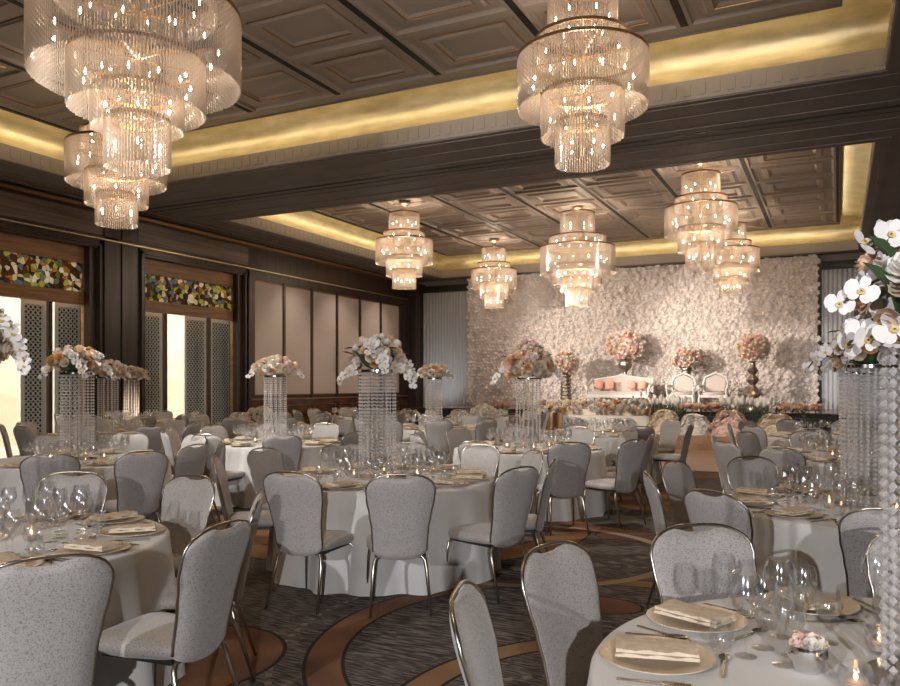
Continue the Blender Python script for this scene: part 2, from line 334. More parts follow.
# moulding steps on the soffit
s = MB()
for (a, b) in BAYS:
    for off, wd, dz in [(.12, .10, .012), (.62, .03, .01), (1.2, .05, .012)]:
        lo, hi = -(off + wd), -off
        lx0 = max(BX0 - off - wd, XL); 
        if off < 1.3:
            s.box(lx0, BX0 - off, a - off - wd, b + off + wd, SOF - dz, SOF); s.box(BX1 + off, BX1 + off + wd, a - off - wd, b + off + wd, SOF - dz, SOF)
        if b < 20 or off < .4: s.box(BX0 - off, BX1 + off, b + off, b + off + wd, SOF - dz, SOF)
        s.box(BX0 - off, BX1 + off, a - off - wd, a - off, SOF - dz, SOF)
struct('trim_soffit', s, TAUPE)
struct('trim_slot', MB().box(XL + .5, XR, 13.02, 13.12, SOF - .004, SOF).box(XL + .5, XR, 13.3, 13.31, SOF - .01, SOF), BLACK)
for bi, (a, b) in enumerate(BAYS):
    # cove profile swept round the four sides: offset outward from the lip, height
    prof = [(0, 5.9), (.12, 5.93), (.24, 6.02), (.31, 6.15), (.31, 6.3), (.24, 6.42), (.12, 6.5), (-.05, 6.56), (-.55, 6.6)]
    vs = []; fs = []
    for off, z in prof: vs += [(BX0 - off, a - off, z), (BX1 + off, a - off, z), (BX1 + off, b + off, z), (BX0 - off, b + off, z)]
    for j in range(len(prof) - 1):
        for i in range(4): k = (i + 1) % 4; fs.append((j * 4 + i, j * 4 + k, (j + 1) * 4 + k, (j + 1) * 4 + i))
    # separate the four sides so that corners stay crisp
    mb = MB()
    for i in range(4):
        k = (i + 1) % 4
        vv = []
        for j in range(len(prof)): vv += [vs[j * 4 + i], vs[j * 4 + k]]
        mb.add(vv, [(2 * j, 2 * j + 1, 2 * j + 3, 2 * j + 2) for j in range(len(prof) - 1)])
    struct('trim_cove', mb, GOLD, smooth='full')
    d = MB(); n = 70
    d.box(BX0, BX1, a, a + .02, 5.62, 5.9).box(BX0, BX1, b - .02, b, 5.62, 5.9).box(BX0, BX0 + .02, a, b, 5.62, 5.9).box(BX1 - .02, BX1, a, b, 5.62, 5.9)
    for i in range(n):
        x = BX0 + (BX1 - BX0) * (i + .25) / n; d.box(x, x + .11, b - .028, b - .02, 5.68, 5.86); d.box(x, x + .11, a + .02, a + .028, 5.68, 5.86)
    for i in range(58):
        yy = a + (b - a) * (i + .25) / 58; d.box(BX0 + .02, BX0 + .028, yy, yy + .11, 5.68, 5.86); d.box(BX1 - .028, BX1 - .02, yy, yy + .11, 5.68, 5.86)
    struct('trim_dentil', d, DENTIL)
    # coffers
    cx0, cx1, cy0, cy1 = BX0 + .53, BX1 - .55, a + .53, b - .53
    slots = [-12.95 + 1.852 * i for i in range(8)]
    c = MB(); tb = MB()
    rows = 7; ry = (cy1 - cy0 - .3) / rows
    def rect(x0, x1, y0, y1, z): return [(x0, y0, z), (x1, y0, z), (x1, y1, z), (x0, y1, z)]
    for i in range(7):
        for j in range(rows):
            X0, X1 = slots[i], slots[i + 1]; A, Bb = cy0 + .15 + j * ry, cy0 + .15 + (j + 1) * ry
            seq = [(0, 0), (.10, 0), (.12, .03), (.15, .045), (.27, .045), (.28, .03), (.30, .03), (.33, .012), (.42, .012), (.425, .025), (.44, .03), (.48, .06), (.50, .06)]
            rs = [rect(X0 + o, X1 - o, A + o * .9, Bb - o * .9, CEI + z) for o, z in seq]
            vv = sum(rs, []); ff = []; mm = []
            for q in range(len(rs) - 1):
                c.cm = 1 if q in (4, 8, 9) else 0
                c.add(rs[q] + rs[q + 1], [(t, (t + 1) % 4, 4 + (t + 1) % 4, 4 + t) for t in range(4)])
            c.cm = 0; c.add(rs[-1], [(0, 1, 2, 3)])
    c.cm = 0
    c.box(cx0, slots[0], cy0, cy1, CEI, CEI + .03); c.box(slots[7], cx1, cy0, cy1, CEI, CEI + .03)
    c.box(slots[0], slots[7], cy0, cy0 + .15, CEI, CEI + .03); c.box(slots[0], slots[7], cy1 - .15, cy1, CEI, CEI + .03)
    ce = struct('ceiling', c, [TAUPEL, BRONZE, TAUPE])
    e = MB()
    for q in ((cx0 - .03, cx1 + .03, cy0 - .03, cy0), (cx0 - .03, cx1 + .03, cy1, cy1 + .03), (cx0 - .03, cx0, cy0, cy1), (cx1, cx1 + .03, cy0, cy1)): e.box(*q, CEI - .02, CEI + .06)
    struct('ceiling_edge', e, TAUPE, ce)
    sl = MB()
    for x in slots: sl.box(x - .05, x + .05, cy0 + .25, cy1 - .25, CEI - .004, CEI + .002)
    struct('air_slots', sl, BLACK, ce)
    struct('ceiling_plenum', B(BX0 - .6, BX1 + .6, a - .6, b + .6, 6.62, 6.7), BLACK, ce)
    # cove lamps: linear strips hidden on the edge of the coffered panel, shining at the gold
    for (lx, ly, sx, rz) in [((cx0 + cx1) / 2, cy1 + .06, cx1 - cx0, 0), ((cx0 + cx1) / 2, cy0 - .06, cx1 - cx0, pi), (cx0 - .06, (cy0 + cy1) / 2, cy1 - cy0, pi / 2), (cx1 + .06, (cy0 + cy1) / 2, cy1 - cy0, -pi / 2)]:
        L = bpy.data.lights.new('cove_strip', 'AREA'); L.shape = 'RECTANGLE'; L.size = sx; L.size_y = .05; L.energy = 34; L.color = (1, .84, .56)
        o = bpy.data.objects.new('cove_strip', L); COL.objects.link(o); o.location = (lx, ly, CEI + .09)
        o.rotation_euler = (radians(80), 0, rz)

# ------------------------------------------------------------------ windows on the left wall and what stands outside
def ringlattice(w, h, cell=.115):
    mb = MB(); nx = max(2, round(w / cell)); nz = round(h / cell); cw = w / nx; ch = h / nz
    for i in range(nx):
        for j in range(nz):
            x = (i + .5) * cw; z = (j + .5) * ch; n = 6; r1 = cw * .52; r2 = cw * .34
            vs = [(x + r * cos(2 * pi * k / n), yy, z + r * sin(2 * pi * k / n) * ch / cw) for yy in (-.008, .008) for r in (r1, r2) for k in range(n)]
            fs = [(o + k, o + (k + 1) % n, o + n + (k + 1) % n, o + n + k) for o in (0, 12) for k in range(n)]
            fs += [(n + k, n + (k + 1) % n, 18 + (k + 1) % n, 18 + k) for k in range(n)]
            mb.add(vs, fs)
    return mb
def shutter(xa, ya, rz, w, z0, z1, label):
    t = empty('lattice_shutter', (xa, ya, 0), rz)
    tag(t, label, 'shutter', 'lattice shutters outside the windows')
    f = MB(); st_ = .085
    f.box(0, st_, -.025, .025, z0, z1).box(w - st_, w, -.025, .025, z0, z1).box(st_, w - st_, -.025, .025, z0, z0 + .1).box(st_, w - st_, -.025, .025, z1 - .14, z1)
    obj('shutter_frame', f.mesh('shutter_frame', SHUT), t)
    me = ringlattice(w - 2 * st_, z1 - z0 - .24).mesh('lattice', SHUT, fix=False); obj('lattice', me, t, (st_, 0, z0 + .1))
    obj('backing_board', B(st_, w - st_, .03, .045, z0 + .1, z1 - .14).mesh('backing_board', TEAL), t)
    return t
for wi, (a, b) in enumerate(wn):
    Wn = MB(); X = XL - .28
    Wn.box(X, X + .1, a, a + .07, 0, WT); Wn.box(X, X + .1, b - .17, b, 0, WT); Wn.box(X, X + .1, a, b, 4.27, WT); Wn.box(X, X + .1, a, b, 3.34, 3.62)
    WN = struct('window_%d' % (wi + 1), Wn, FRAMEW)
    obj('stained_glass', B(X + .03, X + .045, a + .07, b - .17, 3.62, 4.27).mesh('stained_glass', STAINED), WN)
    mids = (9.7, 11.22) if wi == 0 else (14.43, 15.95)
    for mk in mids: obj('mullion', B(X + .01, X + .09, mk - .05, mk + .04, 0, 3.34).mesh('mullion', WOOD), WN)
    obj('window_reveal', MB().box(XL - .33, XL - .01, b - .16, b, 0, WT).mesh('window_reveal', WOOD), WN)
    e = [a + .07, *mids, b - .17]
    for g in range(0): obj('glass_pane', B(X + .04, X + .046, e[g], e[g + 1], .05, 3.34).mesh('glass_pane', GLASS), WN)
X = XL - .55
shutter(X, 10.76, radians(90), .61, 0.05, 3.42, 'pale grey lattice shutter left of the first window mullion')
shutter(X, 11.56, radians(90), .72, 0.05, 3.42, 'pale grey lattice shutter right of the first window mullion')
shutter(X, 13.95, radians(90), .70, 0.05, 3.42, 'pale grey lattice shutter at the left end of the second window')
shutter(X, 15.38, radians(90), .84, 0.05, 3.42, 'pale grey lattice shutter in the middle of the second window')
shutter(X, 16.32, radians(90), .86, 0.05, 3.42, 'pale grey lattice shutter at the right end of the second window')
struct('wall_courtyard', B(-20.2, -20, 0, 32, -1, 6), PLASTER)
struct('floor_courtyard', B(-20, XL - .35, 0, 32, -.2, -.05), PAVE)

# back wall: flower wall, curtains
def curtain(x0, x1, label, y=26.75, top=5.1):
    t = empty('stage_curtain', ((x0 + x1) / 2, y, 0)); tag(t, label, 'curtain')
    n = int((x1 - x0) / .014); vs = []; fs = []
    for i in range(n + 1):
        x = x0 + (x1 - x0) * i / n - (x0 + x1) / 2
        for z, k in ((0.02, 1), (top, .8)): vs.append((x, .022 * sin(x * 2 * pi / .13 + .8 * sin(x * 3)) * k, z))
    fs = [(2 * i, 2 * i + 2, 2 * i + 3, 2 * i + 1) for i in range(n)]
    obj('drape', MB().add(vs, fs).mesh('drape', CURTAIN, 'full'), t)
    obj('pelmet', B((x0 - x1) / 2, (x1 - x0) / 2, -.1, .1, top, SOF - .25).mesh('pelmet', BLACK), t)
curtain(-14.43, -12.45, 'grey pleated curtain between the dark wall corner and flower wall')
curtain(-.45, XR - .02, 'grey pleated curtain to the right of the flower wall')
FW = empty('flower_wall', (-6.5, 26.7, .5)); tag(FW, 'wide backdrop wall covered in cream paper flowers behind the stage', 'backdrop')
obj('backing_panel', B(-5.93, 5.93, 0, .12, 0, 5.05).mesh('backing_panel', PAPER), FW)
def blossom(mb, x, y, z, r, rnd, n=7):
    q = Matrix.Translation((x, y, z)) @ Matrix.Rotation(rnd.uniform(-.5, .5), 4, 'X') @ Matrix.Rotation(rnd.uniform(-.6, .6), 4, 'Z') @ Matrix.Rotation(rnd.uniform(0, 6), 4, 'Y')
    for ring, (rr, lift, nn) in enumerate([(1, -.02, n), (.62, -.045, 5)]):
        for k in range(nn):
            a = 2 * pi * (k + ring * .5) / nn; w = pi / nn * .95; R1 = r * rr
            mb.add([(0, 0, 0), (R1 * .6 * cos(a - w), lift * .7, R1 * .6 * sin(a - w)), (R1 * cos(a), lift * 1.6, R1 * sin(a)), (R1 * .6 * cos(a + w), lift * .7, R1 * .6 * sin(a + w))], [(0, 1, 2, 3)], q)
mb = MB(); rb = random.Random(3); j = 0; zz = .03; cand = []
while zz < 5.02:
    x = -5.9 + (j % 2) * .07
    while x < 5.95:
        cand.append((x + rb.uniform(-.03, .03), -.03 - rb.uniform(0, .07), zz + rb.uniform(-.03, .03), rb.uniform(.08, .125))); x += .135
    zz += .118; j += 1
hero = set(rb.sample(range(len(cand)), 96))
bm_ = [MB() for _ in range(4)]
for k in range(4): blossom(bm_[k], 0, 0, 0, .12, rb)
bmesh_ = [b_.mesh('paper_blossom', PAPER, fix=False) for b_ in bm_]
for i, (x, y_, z, r) in enumerate(cand):
    if i in hero: obj('paper_blossom', bmesh_[i % 4], FW, (x, y_ - .04, z))
    else: blossom(mb, x, y_, z, r, rb)
o = obj('paper_blossoms', mb.mesh('paper_blossoms', PAPER, fix=False), FW); o['kind'] = 'stuff'

# stage
sg = MB(); sg.box(-12.6, .2, 22.6, 26.6, 0, .78); struct('floor_stage', sg, BLACK)
struct('trim_stage', B(-12.65, .25, 22.55, 26.6, .78, .81), WOODR)
struct('floor_parquet', B(-4.6, -.9, 14.6, 19.2, 0, .006), OAK)
struct('floor_step', MB().box(-4.8, -.9, 19.2, 19.9, 0, .16).box(-4.8, -.9, 19.5, 19.9, .16, .32), OAK)

# ------------------------------------------------------------------ chandeliers
def chandelier(name, tiers, label, top=CEI):
    t = empty(name, (0, 0, 0)); tag(t, label, 'chandelier', 'tiered crystal chandeliers')
    z0 = tiers[0][1]
    obj('canopy', MB().lathe([(0, top), (.16, top), (.16, top - .04), (.05, top - .09), (.03, top - .1), (0, top - .1)], 20).mesh('canopy', GOLDTRIM, True), t)
    rd = MB(); 
    for k in range(3): a = 2 * pi * k / 3; rd.tube([(.03 * cos(a), .03 * sin(a), top - .09), (.03 * cos(a), .03 * sin(a), z0)], .008, 6)
    rd.tube([(0, 0, z0), (0, 0, tiers[-1][2] + .1)], .02, 8)
    obj('hanging_rod', rd.mesh('hanging_rod', GOLDTRIM), t)
    for ti, (dia, za, zb) in enumerate(tiers):
        r = dia / 2
        fr = MB(); fr.lathe([(r + .012, za), (r + .012, za + .035), (r - .012, za + .035), (r - .012, za), (r + .012, za)], 48)
        for k in range(6): a = pi * k / 3; fr.box(0, r, -.008, .008, za + .01, za + .022, Matrix.Rotation(a, 4, 'Z'))
        obj('ring_frame', fr.mesh('ring_frame', BRONZE), t)
        n = int(2 * pi * r / .030); cm = MB(); h = .026
        for k in range(n):
            a = 2 * pi * k / n; nb = int((za - zb) / h); o0 = len(cm.v); x, y_ = r * cos(a), r * sin(a); ex = R.uniform(-.006, .006)
            for q in range(nb + 1):
                w = .0125 if (q + k) % 2 else .0065; z = za - (za - zb) * q / nb + (ex if q == nb else 0)
                cm.v += [(x + w * cos(a + b_), y_ + w * sin(a + b_), z) for b_ in (0, pi / 2, pi, 3 * pi / 2)]
                if q: b0 = o0 + 4 * q; cm.f += [(b0 - 4 + e_, b0 - 4 + (e_ + 1) % 4, b0 + (e_ + 1) % 4, b0 + e_) for e_ in range(4)]; cm.m += [0] * 4
        o = obj('crystal_curtain', cm.mesh('crystal_curtain', CRYSTAL, fix=False), t); o['kind'] = 'stuff'
        nb = {True: 12, False: 6}[r > .6]
        for k in range(nb):
            a = 2 * pi * (k + .3) / nb; rb_ = r * .78 if r > .3 else r * .55; zc = zb + (za - zb) * .45
            if r > .5: zc = (za + zb) / 2 + .02
            me = BULBM; o = obj('bulb', me, t, (rb_ * cos(a), rb_ * sin(a), zc))
    return t
BULBM = MB().lathe([(0, .045), (.007, .03), (.013, .012), (.014, 0), (.010, -.018), (.006, -.026), (0, -.026)], 8).mesh('bulb', BULB, True)
E_ = EYE
TL = [(.92, 4.63 + E_, 4.06 + E_), (1.52, 3.98 + E_, 3.72 + E_), (2.0, 3.70 + E_, 3.0 + E_), (1.30, 3.21 + E_, 2.70 + E_), (.87, 2.88 + E_, 2.52 + E_), (.62, 2.60 + E_, 2.13 + E_)]
TM = [(.79, 4.5 + E_, 4.07 + E_), (1.07, 4.0 + E_, 3.78 + E_), (1.49, 3.79 + E_, 3.2 + E_), (.94, 3.36 + E_, 2.87 + E_), (.62, 3.02 + E_, 2.55 + E_)]
CL = chandelier('crystal_chandelier', TL, 'huge six-tier crystal chandelier at the upper left, nearest of all')
CM = chandelier('crystal_chandelier', TM, 'large five-tier crystal chandelier hanging alone at upper centre right')
CL.location = (-6.08, 5.35, 0); CM.location = (-2.66, 8.83, 0)
CL.location = (-6.33, 5.68, .05)
chl = [(CL, TL), (CM, TM)]
for pr, T_, pos, lab in [(CL, TL, (-6.33, 20.55), 'widest six-tier crystal chandelier in the middle of the far bay'),
                     (CM, TM, (-10.33, 8.85), 'five-tier crystal chandelier partly hidden behind the nearest huge one'),
                     (CM, TM, (-10.27, 18.0), 'five-tier crystal chandelier farthest to the left in the far bay'),
                     (CM, TM, (-10.22, 23.9), 'small-looking five-tier crystal chandelier over the left edge of the flower wall'),
                     (CM, TM, (-2.65, 17.5), 'five-tier crystal chandelier at the right front of the far bay'),
                     (CM, TM, (-2.7, 23.3), 'five-tier crystal chandelier half behind another, nearest the right curtain')]:
    c = dup(pr, (pos[0], pos[1], 0)); c['label'] = lab; chl.append((c, T_))
for c, T_ in chl:
    for i, (dia, za, zb) in enumerate(T_):
        if i in (1,): continue
        L = bpy.data.lights.new('chandelier_lamp', 'POINT'); L.energy = 62 if dia > 1.4 else (24 if dia > 1.2 else dia * dia * 17)
        if c.location.y > 14: L.energy *= 1.6
        L.color = (1, .80, .60); L.shadow_soft_size = .14
        o = bpy.data.objects.new('chandelier_lamp', L); COL.objects.link(o); o.location = (c.location.x, c.location.y, (za + zb) / 2)

# ------------------------------------------------------------------ chair
def chair_protos():
    NU, NV = 18, 16
    def halfw(z):
        P = [(.36, .160), (.42, .178), (.50, .182), (.58, .187), (.68, .203), (.78, .222), (.86, .228), (.96, .222)]
        for (a, wa), (b, wb) in zip(P, P[1:]):
            if z <= b: t = (z - a) / (b - a); t = t * t * (3 - 2 * t); return wa + (wb - wa) * t
        return P[-1][1]
    def zt(u, d=.024): return .845 + .107 * max(0, 1 - abs(u) ** 2.7) ** .45 - d * math.exp(-(u / .36) ** 4)
    def zb(u): return .42 - .055 * max(0, 1 - abs(u) ** 3) ** .5
    def lean(z): return -.235 - .10 * max(0, (z - .45)) / .5 - .02 * max(0, z - .75) / .2
    def pt(u, v, side, thick=.024):
        z = zb(u) + (zt(u) - zb(u)) * v; x = u * halfw(z)
        bulge = (1 - abs(u) ** 6) * (1 - abs(2 * v - 1) ** 6)
        curve = .025 * u * u
        return (x, lean(z) + curve + side * thick * (.25 + .75 * bulge), z)
    mb = MB()
    vs = []; fs = []
    for side in (1, -1):
        for j in range(NV + 1):
            for i in range(NU + 1): vs.append(pt(sin(pi / 2 * (-1 + 2 * i / NU)), j / NV, side))
    W = NU + 1; O = W * (NV + 1)
    for j in range(NV):
        for i in range(NU): q = (j * W + i, j * W + i + 1, (j + 1) * W + i + 1, (j + 1) * W + i); fs.append(q); fs.append(tuple(O + k for k in q))
    bd = [i for i in range(W)] + [j * W + NU for j in range(1, NV + 1)] + [NV * W + i for i in range(NU - 1, -1, -1)] + [j * W for j in range(NV - 1, 0, -1)]
    for a, b in zip(bd, bd[1:] + bd[:1]): fs.append((a, b, O + b, O + a))
    back = MB().add(vs, fs).mesh('backrest', FABRIC, 'full')
    # bright metal rim
    rim = MB(); pts = []
    for j in range(0, NV + 1, 1): x, y, z = pt(-1, j / NV, 0); pts.append((x - .004, y, z))
    top = []
    for i in range(1, NU): u = sin(pi / 2 * (-1 + 2 * i / NU)); x, y, z = pt(u, 1, 0); z2 = zt(u, 0) + .006; top.append((x, y, z2))
    rt = [(-x, y, z) for x, y, z in reversed(pts)]
    rim.tube(pts + top + rt, .007, 6)
    rimm = rim.mesh('back_frame', CHROME, 'full')
    # seat cushion
    sm = MB(); rows = [(-.06, .395), (-.012, .40), (0, .425), (-.004, .452), (-.04, .472), (-.12, .48)]; n = 32; vs = []; fs = []
    for off, z in rows:
        for i in range(n):
            a = 2 * pi * i / n; ca, sa = cos(a), sin(a); ex = .38
            wx = (.225 if sa > 0 else .205) + off; wy = .235 + off
            vs.append((wx * math.copysign(abs(ca) ** ex, ca), .01 + wy * math.copysign(abs(sa) ** ex, sa), z))
    for j in range(len(rows) - 1):
        for i in range(n): k = (i + 1) % n; fs.append((j * n + i, j * n + k, (j + 1) * n + k, (j + 1) * n + i))
    fs.append(tuple(range(n))); fs.append(tuple((len(rows) - 1) * n + i for i in range(n)))
    seat = MB().add(vs, fs).mesh('seat', FABRIC, 'full')
    und = MB().box(-.17, .17, -.19, .18, .375, .397).mesh('seat_frame', DARKMET)
    def leg(sx, front):
        if front: P = [(sx * .12, .19, .385), (sx * .17, .205, .382), (sx * .195, .213, .36), (sx * .205, .218, .3), (sx * .218, .235, .0)]
        else: P = [(sx * .10, -.19, .385), (sx * .15, -.2, .38), (sx * .172, -.208, .355), (sx * .18, -.22, .3), (sx * .205, -.315, 0)]
        return MB().tube(P, [.012, .013, .013, .013, .009], 8).mesh('leg', CHROME, 'full')
    return back, rimm, seat, und, [leg(1, True), leg(-1, True), leg(1, False), leg(-1, False)]
CB = chair_protos()
def make_chair():
    t = empty('banquet_chair'); obj('seat', CB[2], t); obj('backrest', CB[0], t); obj('back_frame', CB[1], t); obj('seat_frame', CB[3], t)
    for m in CB[4]: obj('leg', m, t)
    return t
CH = [make_chair()]; used = [False]
def place_chair(x, y, rz, label, group):
    c = CH[0] if not used[0] else dup(CH[0]); used[0] = True
    c.location = (x, y, 0); c.rotation_euler = (0, 0, rz); tag(c, label, 'chair', group); return c

# ------------------------------------------------------------------ tabletop items (prototypes: meshes only)
def wineglass(h, rb, rm, hb):     # total height, bowl radius, mouth radius, bowl height
    zb = h - hb
    pr = [(.032, .0), (.032, .002), (.006, .006), (.0035, .015), (.0035, zb - .01), (.008, zb), (rb * .7, zb + hb * .16), (rb * .96, zb + hb * .36), (rb, zb + hb * .5), (rb * .93, zb + hb * .75), (rm, h)]
    pi_ = [(rm - .0012, h), (rb * .93 - .0015, zb + hb * .75), (rb - .0015, zb + hb * .5), (rb * .68, zb + hb * .2), (0.0, zb + .006)]
    return MB().lathe(pr + pi_, 18).disc(.032, 0, 18).mesh('wine_glass', GLASS, True)
G1 = wineglass(.245, .050, .037, .125); G2 = wineglass(.215, .041, .031, .10); 
G3 = wineglass(.235, .028, .024, .13); G4 = wineglass(.165, .040, .034, .095)
TUMB = MB().lathe([(0, 0), (.026, 0), (.036, .02), (.038, .045), (.031, .095), (.0295, .095), (.036, .045), (.034, .02), (.02, .006), (0, .006)], 18).mesh('tumbler', GLASS, True)
PLT = MB().lathe([(0, 0), (.09, 0), (.10, .006), (.162, .016), (.162, .019), (.10, .010), (.09, .006), (0, .006)], 32).mesh('charger_plate', PLATE, True)
PLT2 = MB().lathe([(0, .008), (.08, .008), (.125, .022), (.125, .025), (.08, .012), (0, .012)], 32).mesh('dinner_plate', CHINA, True)
def napkin():
    mb = MB(); lay = [(-.006, .062, .115), (.006, .060, .113)]
    for z, hw, hl in lay:
        n = 8; vs = []; 
        for k in range(n + 1):
            y = -hl + 2 * hl * k / n
            wob = .003 * sin(k * 2.1 + z * 200)
            vs += [(-hw, y, z + .012 + wob * .3), (-hw, y, z + .022 + wob), (-hw * .3, y, z + .025 + wob), (hw * .4, y, z + .024 - wob), (hw, y, z + .021 + wob), (hw + .003, y, z + .013)]
        fs = []
        for k in range(n):
            for i in range(6): j = (i + 1) % 6; fs.append((k * 6 + i, k * 6 + j, (k + 1) * 6 + j, (k + 1) * 6 + i))
        fs.append(tuple(range(6))); fs.append(tuple(n * 6 + i for i in range(6)))
        mb.add(vs, fs)
    return mb.mesh('napkin', NAPKIN, True)
NAP = napkin()
def cutlery(kind):
    mb = MB(); mb.box(-.005, .005, -.10, .02, .002, .005)
    if kind == 'knife': mb.add([(-.006, .02, .002), (.009, .02, .002), (.009, .09, .002), (0, .115, .002), (-.006, .10, .002), (-.006, .02, .004), (.009, .02, .004), (.009, .09, .004), (0, .115, .004), (-.006, .10, .004)], [(0, 1, 2, 3, 4), (5, 6, 7, 8, 9), (0, 1, 6, 5), (1, 2, 7, 6), (2, 3, 8, 7), (3, 4, 9, 8), (4, 0, 5, 9)])
    elif kind == 'fork':
        mb.box(-.012, .012, .02, .045, .002, .005)
        for k in range(4): x = -.012 + k * .0065; mb.box(x, x + .0035, .045, .095, .003, .006)
    else:
        n = 12
        vs = [(0, .06, .001)] + [(.018 * cos(2 * pi * i / n), .06 + .032 * sin(2 * pi * i / n), .008) for i in range(n)]
        mb.add(vs, [(0, 1 + i, 1 + (i + 1) % n) for i in range(n)]); mb.box(-.003, .003, .015, .03, .003, .007)
    return mb.mesh(kind, SILVER)
KN, FK, SP = cutlery('knife'), cutlery('fork'), cutlery('spoon')
VOT = MB().lathe([(0, 0), (.03, 0), (.04, .02), (.042, .06), (.036, .075), (.034, .075), (.038, .06), (.036, .02), (.028, .008), (0, .008)], 16).mesh('glass_holder', GLASS, True)
WAX = MB().lathe([(0, .03), (.026, .03), (.026, .009), (0, .009)], 12).mesh('wax', CREAMF, True)
FLM = MB().lathe([(0, .032), (.005, .038), (.006, .044), (0, .058)], 8).mesh('flame', FLAME, True)
BOWL = MB().lathe([(0, 0), (.03, 0), (.045, .02), (.055, .05), (.05, .075), (.047, .075), (.05, .05), (.04, .022), (0, .012)], 20).mesh('silver_bowl', SILVERB, True)

# flowers
def rose_mesh(m, seed):
    rr = random.Random(seed); mb = MB()
    for ring, (n, r, h, tilt) in enumerate([(4, .28, .9, .1), (5, .55, .85, .35), (6, .82, .62, .7), (7, 1.0, .3, 1.1)]):
        for k in range(n):
            a = 2 * pi * k / n + ring * .7 + rr.uniform(-.1, .1); w = pi / n * 1.25; vs = []
            for t, q in ((0, .25), (.6, 1), (1, .75)):
                for sgn in (-1, 0, 1):
                    aa = a + sgn * w * q; rad = r * (.25 + .75 * t ** .7) + (.05 if sgn == 0 else 0)
                    z = -.35 + (h + .35) * t * (1 - .1 * abs(sgn)); vs.append((rad * cos(aa) * 1, rad * sin(aa), z if ring < 3 else -.35 + (h + .35) * t * .9))
            mb.add(vs, [(0, 1, 4, 3), (1, 2, 5, 4), (3, 4, 7, 6), (4, 5, 8, 7)], Matrix.Scale(.045, 4))
    return mb.mesh('rose', m, 'full', fix=False)
ROSEM = [rose_mesh(m, i) for i, m in enumerate(ROSES)]
def orchid_mesh():
    mb = MB(); mb.cm = 0
    for a, ln, w in [(0, .048, .026), (pi, .048, .026), (pi / 2, .045, .015), (-pi * .28, .042, .014), (-pi * .72, .042, .014)]:
        vs = [(0, 0, .004)]; n = 8
        for k in range(n + 1):
            t = k / n; ang = -pi / 2 + pi * t; x = ln * (.5 + .5 * cos(ang * 1.0)) if 0 else ln * sin(pi * (.08 + .84 * 1) / 2) * 0
        P = [(.2, .5), (.5, 1), (.8, .9), (1.0, .35)]
        vs = [(0, 0, .003)]; up = []; dn = []
        for t, q in P: up.append((ln * t, w * q, .006 + .006 * t * t)); dn.append((ln * t, -w * q, .006 + .006 * t * t))
        vs += up + dn[::-1]; mb.add(vs, [tuple(range(len(vs)))], Matrix.Rotation(a, 4, 'Z'))
    mb.cm = 1
    mb.lathe([(.002, .003), (.009, .01), (.010, .018), (.004, .016)], 8, Matrix.Translation((0, -.005, 0)))
    return mb.mesh('orchid_bloom', [ORCHID, ORLIP], False, fix=False)
ORM = orchid_mesh()
def leaf_mesh():
    mb = MB(); 
    mb.add([(0, 0, 0), (.02, .04, .01), (.015, .09, .0), (0, .12, -.015), (-.015, .09, .0), (-.02, .04, .01), (0, .05, .0)], [(0, 1, 6), (1, 2, 6), (2, 3, 6), (3, 4, 6), (4, 5, 6), (5, 0, 6)])
    return mb.mesh('leaf', LEAF, True)
LEAFM = leaf_mesh()
def aim(d, roll=0):  # rotation taking +Z to direction d
    q = Vector((0, 0, 1)).rotation_difference(Vector(d).normalized()); return (q @ Quaternion((0, 0, 1), roll)).to_euler()
def ball(t, c, rx, rz, n, weights, rnd, low=-.45, size=1.0, leaves=4):
    """roses over a flattened dome"""
    g = pi * (3 - sqrt(5))
    for i in range(n):
        z = 1 - (1 - low) * (i + .5) / n; r = sqrt(max(0, 1 - z * z)); a = i * g + rnd.uniform(-.2, .2); k = rnd.uniform(.86, 1.06)
        d = Vector((r * cos(a), r * sin(a), z)); pz = Vector((c[0] + d.x * rx * k, c[1] + d.y * rx * k, c[2] + d.z * rz * k))
        m = ROSEM[rnd.choices(range(5), weights)[0]]; s_ = size * rnd.uniform(.85, 1.2)
        obj('rose', m, t, pz, aim((d.x, d.y, d.z * rx / rz + .2)), (s_, s_, s_))
    for i in range(leaves):
        a = rnd.uniform(0, 2 * pi); z = rnd.uniform(-.2, .7); r = sqrt(1 - z * z)
        obj('leaf', LEAFM, t, (c[0] + r * cos(a) * rx * .9, c[1] + r * sin(a) * rx * .9, c[2] + z * rz * .9), (rnd.uniform(-.3, .8), 0, a - pi / 2), (1.1, 1.1, 1.1))
def core(t, c, rx, rz, m=None):
    prof = [(rx * sin(pi * k / 8) * .74, c[2] + rz * cos(pi * k / 8) * .74) for k in range(9)]
    obj('foam_core', MB().lathe(prof, 14, cx=c[0], cy=c[1]).mesh('foam_core', m or LEAF, True), t)
def spray(t, start, dirv, length, n, droop, rnd, size=1.0):
    p = Vector(start); d = Vector(dirv).normalized(); pts = [p.copy()]; st_ = length / n
    for i in range(n):
        d = (d + Vector((0, 0, -droop))).normalized(); p = p + d * st_; pts.append(p.copy())
        s_ = size * (1.15 - .5 * i / n); side = Vector((-d.y, d.x, 0)) * (.025 if i % 2 else -.025)
        cf = Vector((ST, -CT, .15)) + Vector((rnd.uniform(-.7, .7), rnd.uniform(-.7, .7), rnd.uniform(-.3, .4)))
        obj('orchid_bloom', ORM, t, p + side, aim(cf, rnd.uniform(-.5, .5)), (s_, s_, s_))
    obj('orchid_stem', MB().tube(pts, .004, 5).mesh('orchid_stem', STEM), t)
